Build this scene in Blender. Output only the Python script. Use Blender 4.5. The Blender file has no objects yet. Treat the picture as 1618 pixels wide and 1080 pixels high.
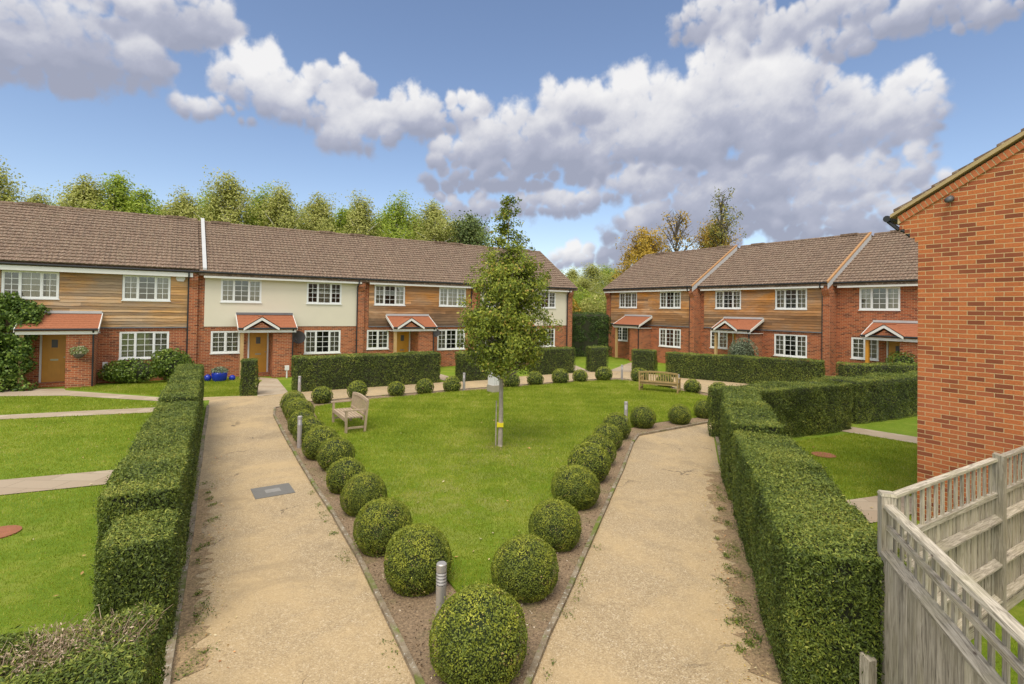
import bpy, math, random
import numpy as np
from mathutils import Vector, Matrix, noise
rad = math.radians
random.seed(7)
S = bpy.context.scene
COL = S.collection

# ------------------------------------------------------------------ materials
def newmat(name):
    m = bpy.data.materials.new(name); m.use_nodes = True
    nt = m.node_tree
    for n in list(nt.nodes): nt.nodes.remove(n)
    out = nt.nodes.new('ShaderNodeOutputMaterial')
    b = nt.nodes.new('ShaderNodeBsdfPrincipled')
    nt.links.new(b.outputs[0], out.inputs[0])
    return m, nt, b, out
def N(nt, t, **kw):
    n = nt.nodes.new('ShaderNode' + t)
    for k, v in kw.items():
        if k.startswith('i_'):
            n.inputs[k[2:].replace('_', ' ')].default_value = v
        elif k.startswith('n') and k[1:].isdigit():
            n.inputs[int(k[1:])].default_value = v
        else: setattr(n, k, v)
    return n
def ramp(nt, fac, stops, interp='LINEAR'):
    r = nt.nodes.new('ShaderNodeValToRGB'); r.color_ramp.interpolation = interp
    el = r.color_ramp.elements
    while len(el) < len(stops): el.new(0.5)
    for e, (p, c) in zip(el, stops):
        e.position = p; e.color = (*c, 1) if len(c) == 3 else c
    nt.links.new(fac, r.inputs[0]); return r
def mix(nt, fac, a, b, mode='MIX'):
    m = nt.nodes.new('ShaderNodeMix'); m.data_type = 'RGBA'; m.blend_type = mode
    for sock, v in ((m.inputs[0], fac), (m.inputs[6], a), (m.inputs[7], b)):
        if hasattr(v, 'links'): nt.links.new(v, sock)
        elif isinstance(v, (int, float)): sock.default_value = v
        else: sock.default_value = (*v, 1)
    return m.outputs[2]
def math_(nt, op, a, b=None, c=None, clamp=False):
    m = nt.nodes.new('ShaderNodeMath'); m.operation = op; m.use_clamp = clamp
    for i, v in enumerate((a, b, c)):
        if v is None: continue
        if hasattr(v, 'links'): nt.links.new(v, m.inputs[i])
        else: m.inputs[i].default_value = v
    return m.outputs[0]
def noise_(nt, vec, scale, detail=4, rough=.55, dist=0):
    n = N(nt, 'TexNoise'); n.inputs['Scale'].default_value = scale
    n.inputs['Detail'].default_value = detail; n.inputs['Roughness'].default_value = rough
    n.inputs['Distortion'].default_value = dist
    if vec is not None: nt.links.new(vec, n.inputs['Vector'])
    return n.outputs['Fac']
def bump(nt, b, h, strength=.5, dist=.01):
    n = N(nt, 'Bump'); n.inputs['Strength'].default_value = strength; n.inputs['Distance'].default_value = dist
    nt.links.new(h, n.inputs['Height']); nt.links.new(n.outputs[0], b.inputs['Normal'])
def coords(nt, kind='Object'):
    return N(nt, 'TexCoord').outputs[kind]
def scaled(nt, vec, s):
    m = N(nt, 'Mapping'); m.inputs['Scale'].default_value = s; nt.links.new(vec, m.inputs[0]); return m.outputs[0]

def plain(name, col, rough=.5, metal=0, var=.12, nscale=6, bumpy=0):
    m, nt, b, _ = newmat(name)
    f = noise_(nt, coords(nt), nscale, 5)
    c = mix(nt, f, tuple(x*(1-var) for x in col), tuple(min(1, x*(1+var)) for x in col))
    nt.links.new(c, b.inputs['Base Color'])
    b.inputs['Roughness'].default_value = rough; b.inputs['Metallic'].default_value = metal
    if bumpy: bump(nt, b, noise_(nt, coords(nt), nscale*8, 4), bumpy, .01)
    return m

def brick_mat(name, c1, c2, mortar, dark=.35, msize=.011):
    m, nt, b, _ = newmat(name)
    uv = coords(nt, 'UV')
    wob = N(nt, 'TexNoise'); wob.inputs['Scale'].default_value = 3.0; wob.inputs['Detail'].default_value = 2
    nt.links.new(uv, wob.inputs['Vector'])
    add = N(nt, 'VectorMath', operation='MULTIPLY_ADD'); nt.links.new(wob.outputs['Color'], add.inputs[0])
    add.inputs[1].default_value = (.006, .006, 0); nt.links.new(uv, add.inputs[2])
    def bt(a, bb, mo):
        t = N(nt, 'TexBrick'); t.offset = .5; t.squash = 1
        t.inputs['Color1'].default_value = (*a, 1); t.inputs['Color2'].default_value = (*bb, 1)
        t.inputs['Mortar'].default_value = (*mo, 1); t.inputs['Scale'].default_value = 1
        t.inputs['Mortar Size'].default_value = msize*.5; t.inputs['Mortar Smooth'].default_value = .25
        t.inputs['Brick Width'].default_value = .225; t.inputs['Row Height'].default_value = .075
        nt.links.new(add.outputs[0], t.inputs['Vector']); return t
    t = bt((0, 0, 0), (1, 1, 1), (.5, .5, .5))
    cr = ramp(nt, t.outputs['Color'], [(0, tuple(x*dark for x in c2)), (.1, tuple(x*.6 for x in c2)), (.25, c2), (.6, c1), (.85, tuple(min(1, x*1.12) for x in c1)), (1, tuple(x*.72 for x in c1))])
    # mottling inside bricks
    sp = noise_(nt, scaled(nt, uv, (1, 1.6, 1)), 28, 5, .65)
    c = mix(nt, math_(nt, 'MULTIPLY', ramp(nt, sp, [(.42, (0, 0, 0)), (.75, (1, 1, 1))]).outputs[0], .5), cr.outputs[0], tuple(x*.55 for x in c2))
    big = noise_(nt, uv, .7, 4, .6)
    c = mix(nt, math_(nt, 'MULTIPLY', ramp(nt, big, [(.45, (0, 0, 0)), (.72, (1, 1, 1))]).outputs[0], .28), c, tuple(min(1, x*1.3+.04) for x in c1))
    mc = mix(nt, noise_(nt, uv, 9, 4), tuple(x*.75 for x in mortar), mortar)
    c = mix(nt, t.outputs['Fac'], c, mc)
    nt.links.new(c, b.inputs['Base Color']); b.inputs['Roughness'].default_value = .9
    h = math_(nt, 'SUBTRACT', math_(nt, 'MULTIPLY', noise_(nt, uv, 70, 4), .25), t.outputs['Fac'])
    bump(nt, b, h, .6, .008)
    return m

def timber_mat(name, seed, dark):
    """waney weatherboard: each board its own tint, silvering and tannin stains in drifts"""
    m, nt, b, _ = newmat(name)
    uv = coords(nt, 'UV')
    mp = N(nt, 'Mapping'); mp.inputs['Location'].default_value = (seed*3.1, seed*1.7, 0); nt.links.new(uv, mp.inputs[0])
    v = mp.outputs[0]
    at = N(nt, 'Attribute', attribute_name='rnd').outputs['Fac']
    comb = N(nt, 'CombineXYZ'); nt.links.new(at, comb.inputs[2])
    va = N(nt, 'VectorMath', operation='MULTIPLY_ADD'); nt.links.new(comb.outputs[0], va.inputs[0]); va.inputs[1].default_value = (0, 0, 9); nt.links.new(v, va.inputs[2])
    streak = noise_(nt, scaled(nt, va.outputs[0], (.8, 7, 1)), 1.3, 5, .6, .6)
    grain = noise_(nt, scaled(nt, va.outputs[0], (2, 60, 1)), 2.2, 4, .6, .8)
    if dark > .5: OR = (1.12, .84, .50)
    else: OR = (1, 1, 1.15)
    c = ramp(nt, streak, [(.26, (.24, .13, .06)), (.40, (.46, .25, .09)), (.54, (.58, .31, .09)), (.70, (.66, .42, .17)), (.85, (.46, .17, .035))]).outputs[0]
    c = mix(nt, 1.0, c, OR, 'MULTIPLY')
    big = noise_(nt, scaled(nt, v, (.35, .9, 1)), 1.5, 4, .6, .5)
    grey = ramp(nt, big, [(.36, (0, 0, 0)), (.62, (1, 1, 1))]).outputs[0]
    # weather staining collects on the lower boards of some houses
    sep = N(nt, 'SeparateXYZ'); nt.links.new(uv, sep.inputs[0])
    low = N(nt, 'MapRange'); low.inputs['From Min'].default_value = 3.85; low.inputs['From Max'].default_value = 2.7
    nt.links.new(math_(nt, 'ADD', sep.outputs['Y'], math_(nt, 'MULTIPLY', math_(nt, 'SUBTRACT', big, .5), 2.6)), low.inputs[0])
    c = mix(nt, math_(nt, 'MULTIPLY', grey, .68 if dark < .5 else .55), c, (.38, .315, .235))
    c = mix(nt, math_(nt, 'MULTIPLY', low.outputs[0], dark), c, (.13, .085, .055))
    c = mix(nt, math_(nt, 'MULTIPLY', ramp(nt, grain, [(.45, (0, 0, 0)), (.7, (1, 1, 1))]).outputs[0], .4), c, (.12, .07, .035))
    hv = N(nt, 'HueSaturation'); nt.links.new(math_(nt, 'ADD', math_(nt, 'MULTIPLY', at, .75), .60), hv.inputs['Value']); nt.links.new(c, hv.inputs['Color'])
    nt.links.new(hv.outputs[0], b.inputs['Base Color']); b.inputs['Roughness'].default_value = .8
    bump(nt, b, grain, .5, .006)
    return m

def tile_mat(name, seed):
    m, nt, b, _ = newmat(name)
    uv = coords(nt, 'UV')
    mp = N(nt, 'Mapping'); mp.inputs['Location'].default_value = (seed*5.3, seed, 0); nt.links.new(uv, mp.inputs[0]); v = mp.outputs[0]
    t = N(nt, 'TexBrick'); t.offset = .5
    t.inputs['Color1'].default_value = (0, 0, 0, 1); t.inputs['Color2'].default_value = (1, 1, 1, 1)
    t.inputs['Mortar'].default_value = (.3, .3, .3, 1); t.inputs['Scale'].default_value = 1; t.inputs['Mortar Size'].default_value = .004
    t.inputs['Brick Width'].default_value = .19; t.inputs['Row Height'].default_value = .3
    nt.links.new(uv, t.inputs['Vector'])
    c = ramp(nt, t.outputs['Color'], [(0, (.115, .072, .050)), (.5, (.165, .103, .070)), (1, (.225, .145, .10))]).outputs[0]
    l = noise_(nt, v, 11, 6, .8)
    c = mix(nt, math_(nt, 'MULTIPLY', ramp(nt, l, [(.54, (0, 0, 0)), (.62, (1, 1, 1))]).outputs[0], .75), c, (.52, .45, .34))
    m2 = noise_(nt, v, 1.1, 5, .7)
    c = mix(nt, math_(nt, 'MULTIPLY', ramp(nt, m2, [(.48, (0, 0, 0)), (.68, (1, 1, 1))]).outputs[0], .35), c, (.25, .20, .12))
    nt.links.new(c, b.inputs['Base Color']); b.inputs['Roughness'].default_value = .88
    bump(nt, b, noise_(nt, v, 40, 4), .4, .006)
    return m

def leaf_mat(name, stops, rough=.55, trans=.25, patch=None):
    """colour by per-leaf value, with drifts of fresher growth"""
    m, nt, b, out = newmat(name)
    at = N(nt, 'Attribute', attribute_name='rnd').outputs['Fac']
    big = noise_(nt, coords(nt), patch or 1.3, 3, .6)
    f = math_(nt, 'ADD', at, math_(nt, 'MULTIPLY', math_(nt, 'SUBTRACT', big, .5), .9), clamp=False)
    f = math_(nt, 'MAXIMUM', math_(nt, 'MINIMUM', f, .965), math_(nt, 'SUBTRACT', at, .25))
    c = ramp(nt, f, stops).outputs[0]
    nt.links.new(c, b.inputs['Base Color']); b.inputs['Roughness'].default_value = rough
    b.inputs['Specular IOR Level'].default_value = .35
    tr = N(nt, 'BsdfTranslucent'); nt.links.new(c, tr.inputs[0])
    ms = N(nt, 'MixShader'); ms.inputs[0].default_value = trans
    nt.links.new(b.outputs[0], ms.inputs[1]); nt.links.new(tr.outputs[0], ms.inputs[2]); nt.links.new(ms.outputs[0], out.inputs[0])
    return m

M = {}
M['brick'] = brick_mat('facing brick', (.40, .105, .035), (.27, .065, .028), (.60, .42, .24), .5, .013)
M['brick_near'] = brick_mat('gable brick', (.49, .145, .042), (.37, .098, .038), (.66, .46, .23), .62, .012)
M['tile1'] = tile_mat('brown pantiles', 1)
M['timber_pale'] = timber_mat('silvered weatherboard', 1, .12)
M['timber_dark'] = timber_mat('stained weatherboard', 4, .85)
M['timber_mid'] = timber_mat('orange weatherboard', 9, .62)
M['render'] = plain('cream render', (.70, .64, .51), .85, var=.05, nscale=1.2, bumpy=.15)
M['upvc'] = plain('white frames', (.78, .78, .76), .35, var=.03)
M['fascia'] = plain('white painted boards', (.74, .72, .68), .45, var=.05)
M['black'] = plain('black plastic', (.02, .02, .022), .4)
M['dark'] = plain('dark metal', (.09, .09, .095), .45, var=.2)
M['lead'] = plain('lead flashing', (.48, .48, .48), .55, var=.15, nscale=3)
M['lead_dark'] = plain('grey lead', (.16, .16, .17), .55, var=.2, nscale=3)
M['porchtile'] = plain('orange clay tiles', (.34, .12, .055), .85, var=.4, nscale=16, bumpy=.3)
M['vergetile'] = plain('buff verge', (.44, .32, .16), .85, var=.2, nscale=5, bumpy=.3)
M['rverge'] = plain('orange verge', (.42, .22, .09), .85, var=.2)
M['oak'] = plain('honey oak', (.60, .29, .035), .4, var=.16, nscale=3)
M['pine'] = plain('pale post timber', (.52, .34, .15), .6, var=.25, nscale=4)
M['orangepost'] = plain('orange stained timber', (.62, .27, .025), .45, var=.12, nscale=3)
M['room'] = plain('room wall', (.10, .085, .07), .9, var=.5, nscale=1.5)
M['curtain'] = plain('curtain cloth', (.52, .45, .34), .9, var=.2, nscale=7)
M['steel'] = plain('brushed steel', (.42, .39, .36), .42, metal=.45, var=.1, nscale=12)
M['bollard_far'] = plain('dull steel', (.48, .44, .43), .45, metal=.4, var=.1)
M['stone'] = plain('stone base', (.36, .31, .24), .9, var=.25, nscale=7, bumpy=.4)
M['white_paint'] = plain('white painted wood', (.72, .70, .68), .5, var=.06)
M['blue'] = plain('blue glaze', (.012, .035, .36), .12, var=.15)
M['terracotta'] = plain('terracotta', (.42, .15, .07), .8, var=.2)
M['yellow'] = plain('yellow band', (.75, .62, .02), .5, var=.1)
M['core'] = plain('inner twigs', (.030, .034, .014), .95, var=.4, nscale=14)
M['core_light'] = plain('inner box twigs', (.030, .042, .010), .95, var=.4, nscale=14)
M['letter'] = plain('letter plate', (.42, .38, .30), .3, metal=.7)
def glass():
    m, nt, b, out = newmat('window glass')
    nt.nodes.remove(b)
    g = N(nt, 'BsdfGlossy'); g.inputs['Roughness'].default_value = .02; g.inputs[0].default_value = (.9, .95, .95, 1)
    t = N(nt, 'BsdfTransparent'); t.inputs[0].default_value = (.82, .86, .84, 1)
    fr = N(nt, 'Fresnel'); fr.inputs[0].default_value = 1.52
    ms = N(nt, 'MixShader')
    nt.links.new(math_(nt, 'ADD', math_(nt, 'MULTIPLY', fr.outputs[0], 1.3), .07, clamp=True), ms.inputs[0])
    nt.links.new(t.outputs[0], ms.inputs[1]); nt.links.new(g.outputs[0], ms.inputs[2]); nt.links.new(ms.outputs[0], out.inputs[0])
    return m
M['glass'] = glass()
def weathered():
    m, nt, b, _ = newmat('weathered fence wood')
    o = coords(nt, 'UV')
    at = N(nt, 'Attribute', attribute_name='rnd').outputs['Fac']
    comb = N(nt, 'CombineXYZ'); nt.links.new(at, comb.inputs[2])
    va = N(nt, 'VectorMath', operation='MULTIPLY_ADD'); nt.links.new(comb.outputs[0], va.inputs[0]); va.inputs[1].default_value = (13, 7, 9); nt.links.new(o, va.inputs[2])
    g = noise_(nt, scaled(nt, va.outputs[0], (26, 1.6, 1)), 2.2, 5, .6, 1.2)
    p = noise_(nt, va.outputs[0], 2.4, 4, .6)
    c = ramp(nt, g, [(.30, (.13, .11, .08)), (.44, (.30, .26, .20)), (.58, (.45, .395, .31)), (.74, (.60, .54, .44))]).outputs[0]
    c = mix(nt, math_(nt, 'MULTIPLY', ramp(nt, p, [(.45, (0, 0, 0)), (.7, (1, 1, 1))]).outputs[0], .4), c, (.30, .27, .15))
    kn = N(nt, 'TexVoronoi'); kn.inputs['Scale'].default_value = 5; nt.links.new(scaled(nt, va.outputs[0], (1.6, .6, 1)), kn.inputs['Vector'])
    c = mix(nt, ramp(nt, kn.outputs['Distance'], [(.03, (1, 1, 1)), (.09, (0, 0, 0))]).outputs[0], c, (.10, .07, .05))
    hv = N(nt, 'HueSaturation'); nt.links.new(math_(nt, 'ADD', math_(nt, 'MULTIPLY', at, .45), .78), hv.inputs['Value']); nt.links.new(c, hv.inputs['Color'])
    nt.links.new(hv.outputs[0], b.inputs['Base Color']); b.inputs['Roughness'].default_value = .85
    bump(nt, b, g, .5, .004)
    return m
M['fence'] = weathered()
M['teak'] = plain('silvered teak', (.40, .30, .20), .75, var=.35, nscale=7, bumpy=.3)
M['teak_gold'] = plain('golden teak', (.40, .27, .11), .75, var=.35, nscale=7, bumpy=.3)

# foliage
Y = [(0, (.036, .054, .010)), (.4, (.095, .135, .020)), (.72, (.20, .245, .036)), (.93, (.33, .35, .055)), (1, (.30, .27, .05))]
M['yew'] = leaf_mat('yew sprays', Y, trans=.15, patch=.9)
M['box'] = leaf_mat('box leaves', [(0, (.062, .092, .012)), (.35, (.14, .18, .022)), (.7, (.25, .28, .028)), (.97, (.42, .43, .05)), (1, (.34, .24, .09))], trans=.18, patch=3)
M['box_tip'] = leaf_mat('fresh box growth', [(0, (.10, .15, .02)), (.5, (.21, .28, .035)), (1, (.36, .42, .05))], trans=.2, patch=4)
M['hornbeam'] = leaf_mat('tree leaves', [(0, (.09, .13, .016)), (.45, (.23, .285, .032)), (.75, (.40, .42, .05)), (.92, (.46, .38, .07)), (1, (.44, .22, .08))], trans=.3, patch=1.1)
M['birch1'] = leaf_mat('birch leaves olive', [(0, (.24, .27, .06)), (.5, (.47, .48, .12)), (.85, (.60, .58, .19)), (1, (.62, .55, .27))], trans=.35, patch=.25)
M['birch2'] = leaf_mat('birch leaves bright', [(0, (.19, .28, .03)), (.5, (.38, .48, .06)), (1, (.54, .56, .10))], trans=.42, patch=.25)
M['darktree'] = leaf_mat('oak leaves', [(0, (.05, .08, .02)), (.5, (.12, .17, .04)), (1, (.22, .26, .07))], trans=.2, patch=.25)
M['autumn'] = leaf_mat('autumn leaves', [(0, (.24, .18, .03)), (.5, (.52, .34, .035)), (1, (.66, .44, .06))], trans=.3, patch=.25)
M['thin'] = leaf_mat('thinning leaves', [(0, (.10, .12, .03)), (.5, (.24, .24, .05)), (1, (.46, .34, .06))], patch=.3)
M['laurel'] = leaf_mat('shrub leaves', [(0, (.05, .09, .012)), (.5, (.14, .21, .028)), (.9, (.30, .38, .06)), (1, (.45, .46, .14))], rough=.4, trans=.2, patch=1.5)
M['climber'] = leaf_mat('climber leaves', [(0, (.035, .07, .012)), (.5, (.10, .17, .025)), (1, (.25, .34, .06))], rough=.45, trans=.25, patch=1.5)
M['sage'] = leaf_mat('grey green leaves', [(0, (.09, .12, .07)), (.5, (.19, .23, .14)), (1, (.32, .36, .23))], trans=.15, patch=2)
M['moss'] = leaf_mat('moss and weeds', [(0, (.06, .09, .012)), (.5, (.14, .19, .025)), (1, (.28, .30, .05))], patch=3)
M['tall'] = leaf_mat('conifer hedge', [(0, (.025, .055, .010)), (.5, (.065, .12, .02)), (1, (.14, .20, .035))], trans=.15, patch=.8)
M['dry'] = leaf_mat('dry twigs', [(0, (.20, .13, .08)), (.5, (.40, .28, .18)), (1, (.55, .44, .32))], trans=0)
M['bark'] = plain('bark', (.36, .31, .25), .9, var=.45, nscale=9, bumpy=.8)
M['birchbark'] = plain('birch bark', (.74, .71, .64), .85, var=.3, nscale=3)
M['darkbark'] = plain('dark bark', (.11, .09, .07), .9, var=.3, nscale=3)

def grass_mat():
    m, nt, b, out = newmat('mown grass')
    o = N(nt, 'NewGeometry').outputs['Position']
    f1 = noise_(nt, o, .45, 5, .6); f2 = noise_(nt, o, 5, 6, .7); f3 = noise_(nt, o, 60, 4, .7)
    c = ramp(nt, f1, [(.32, (.14, .22, .012)), (.52, (.20, .29, .016)), (.70, (.32, .33, .045))]).outputs[0]
    c = mix(nt, .55, c, ramp(nt, f2, [(.3, (.11, .20, .010)), (.55, (.20, .28, .018)), (.75, (.33, .36, .05))]).outputs[0])
    c = mix(nt, math_(nt, 'MULTIPLY', ramp(nt, f3, [(.35, (1, 1, 1)), (.6, (0, 0, 0))]).outputs[0], .45), c, (.06, .11, .01))
    # worn, yellowed turf round the little tree and a few thin places
    def spot(x, y, r):
        d = N(nt, 'VectorMath', operation='DISTANCE'); nt.links.new(o, d.inputs[0]); d.inputs[1].default_value = (x, y, 0)
        return ramp(nt, math_(nt, 'DIVIDE', d.outputs['Value'], r), [(.1, (1, 1, 1)), (1, (0, 0, 0))]).outputs[0]
    w = math_(nt, 'MAXIMUM', spot(-.2, 12.7, 3.2), spot(-1.2, 9.6, 2.4))
    w = math_(nt, 'MULTIPLY', w, ramp(nt, noise_(nt, o, 1.7, 5, .7), [(.42, (0, 0, 0)), (.62, (1, 1, 1))]).outputs[0])
    pt = math_(nt, 'MULTIPLY', ramp(nt, noise_(nt, o, .9, 6, .75), [(.52, (0, 0, 0)), (.66, (1, 1, 1))]).outputs[0], .45)
    c = mix(nt, pt, c, (.36, .36, .07))
    c = mix(nt, math_(nt, 'MULTIPLY', w, .7), c, (.38, .33, .12))
    e = spot(-.24, 13.3, .55)
    c = mix(nt, math_(nt, 'MULTIPLY', e, .8), c, (.17, .12, .055))
    nt.links.new(c, b.inputs['Base Color']); b.inputs['Roughness'].default_value = .8; b.inputs['Specular IOR Level'].default_value = .2
    bump(nt, b, math_(nt, 'ADD', f3, f2), .8, .03)
    return m
M['grass'] = grass_mat()
M['blade'] = leaf_mat('grass blades', [(0, (.21, .28, .020)), (.5, (.36, .43, .035)), (.8, (.52, .52, .08)), (1, (.66, .56, .22))], trans=.45, patch=.5)

def gravel_mat():
    m, nt, b, _ = newmat('resin bound gravel')
    o = N(nt, 'NewGeometry').outputs['Position']
    v = N(nt, 'TexVoronoi'); v.inputs['Scale'].default_value = 95; nt.links.new(o, v.inputs['Vector'])
    sc = N(nt, 'SeparateColor'); nt.links.new(v.outputs['Color'], sc.inputs[0])
    c = ramp(nt, sc.outputs[0], [(0, (.22, .155, .085)), (.3, (.37, .270, .150)), (.65, (.455, .342, .205)), (.9, (.54, .415, .25)), (1, (.66, .56, .42))]).outputs[0]
    md = noise_(nt, o, 14, 5, .7)
    c = mix(nt, math_(nt, 'MULTIPLY', ramp(nt, md, [(.4, (1, 1, 1)), (.62, (0, 0, 0))]).outputs[0], .35), c, (.30, .21, .115))
    big = noise_(nt, o, .55, 6, .65, .4)
    c = mix(nt, math_(nt, 'MULTIPLY', ramp(nt, big, [(.44, (0, 0, 0)), (.62, (1, 1, 1))]).outputs[0], .6), c, (.54, .385, .20))
    d2 = noise_(nt, o, .9, 6, .7, .6)
    c = mix(nt, math_(nt, 'MULTIPLY', ramp(nt, d2, [(.53, (0, 0, 0)), (.68, (1, 1, 1))]).outputs[0], .55), c, (.25, .185, .11))
    # hairline cracks, only here and there
    wv = N(nt, 'TexNoise'); wv.inputs['Scale'].default_value = 2.5; wv.inputs['Detail'].default_value = 5; nt.links.new(o, wv.inputs['Vector'])
    ad = N(nt, 'VectorMath', operation='MULTIPLY_ADD'); nt.links.new(wv.outputs['Color'], ad.inputs[0]); ad.inputs[1].default_value = (.7, .7, 0); nt.links.new(o, ad.inputs[2])
    cv = N(nt, 'TexVoronoi', feature='DISTANCE_TO_EDGE'); cv.inputs['Scale'].default_value = .42; nt.links.new(ad.outputs[0], cv.inputs['Vector'])
    ck = math_(nt, 'LESS_THAN', cv.outputs['Distance'], math_(nt, 'MULTIPLY', noise_(nt, o, 3, 3), .008))
    ck = math_(nt, 'MULTIPLY', ck, ramp(nt, noise_(nt, o, .8, 2), [(.54, (0, 0, 0)), (.6, (1, 1, 1))]).outputs[0])
    c = mix(nt, math_(nt, 'MULTIPLY', ck, .65), c, (.06, .045, .03))
    nt.links.new(c, b.inputs['Base Color']); b.inputs['Roughness'].default_value = .85
    bump(nt, b, math_(nt, 'SUBTRACT', v.outputs['Distance'], math_(nt, 'MULTIPLY', ck, 2)), .5, .006)
    return m
M['gravel'] = gravel_mat()
def soil_mat(name='bed soil', base=(.27, .185, .11)):
    m, nt, b, _ = newmat(name)
    o = N(nt, 'NewGeometry').outputs['Position']
    a = noise_(nt, o, 30, 6, .75); g = noise_(nt, o, 2.2, 5, .65)
    c = ramp(nt, a, [(.28, tuple(x*.35 for x in base)), (.5, base), (.68, tuple(x*1.6 for x in base)), (.8, (.48, .38, .26))]).outputs[0]
    c = mix(nt, math_(nt, 'MULTIPLY', ramp(nt, g, [(.5, (0, 0, 0)), (.7, (1, 1, 1))]).outputs[0], .4), c, (.12, .15, .03))
    nt.links.new(c, b.inputs['Base Color']); b.inputs['Roughness'].default_value = .95
    bump(nt, b, a, .9, .03)
    return m
M['soil'] = soil_mat()
M['drain'] = plain('brick red drain cover', (.30, .11, .055), .9, var=.3, nscale=10, bumpy=.4)
def kerb_mat():
    m, nt, b, _ = newmat('concrete edging')
    o = N(nt, 'NewGeometry').outputs['Position']
    a = noise_(nt, o, 6, 6, .7); l = noise_(nt, o, 25, 5, .7)
    c = ramp(nt, a, [(.3, (.13, .095, .06)), (.5, (.24, .185, .12)), (.7, (.34, .28, .20))]).outputs[0]
    c = mix(nt, ramp(nt, l, [(.58, (0, 0, 0)), (.66, (1, 1, 1))]).outputs[0], c, (.55, .52, .45))
    c = mix(nt, ramp(nt, noise_(nt, o, 1.7, 4, .7), [(.52, (0, 0, 0)), (.64, (1, 1, 1))]).outputs[0], c, (.13, .16, .02))
    nt.links.new(c, b.inputs['Base Color']); b.inputs['Roughness'].default_value = .9; bump(nt, b, l, .6, .01)
    return m
M['kerb'] = kerb_mat()
def slab_mat():
    m, nt, b, _ = newmat('buff paving slabs')
    uv = coords(nt, 'UV')
    t = N(nt, 'TexBrick'); t.offset = .5
    t.inputs['Color1'].default_value = (.38, .28, .19, 1); t.inputs['Color2'].default_value = (.50, .40, .29, 1); t.inputs['Mortar'].default_value = (.16, .12, .07, 1)
    t.inputs['Scale'].default_value = 1; t.inputs['Mortar Size'].default_value = .006; t.inputs['Brick Width'].default_value = .9; t.inputs['Row Height'].default_value = .45
    nt.links.new(uv, t.inputs['Vector'])
    c = mix(nt, math_(nt, 'MULTIPLY', noise_(nt, uv, 5, 6, .7), .6), t.outputs[0], (.30, .25, .18))
    nt.links.new(c, b.inputs['Base Color']); b.inputs['Roughness'].default_value = .85; bump(nt, b, noise_(nt, uv, 30, 4), .3, .004)
    return m
M['slab'] = slab_mat()
M['cover'] = plain('cast cover', (.17, .16, .145), .75, var=.2, nscale=20, bumpy=.5)
M['cover_rim'] = plain('worn cover inlay', (.27, .255, .235), .75, var=.2, nscale=20)

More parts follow.
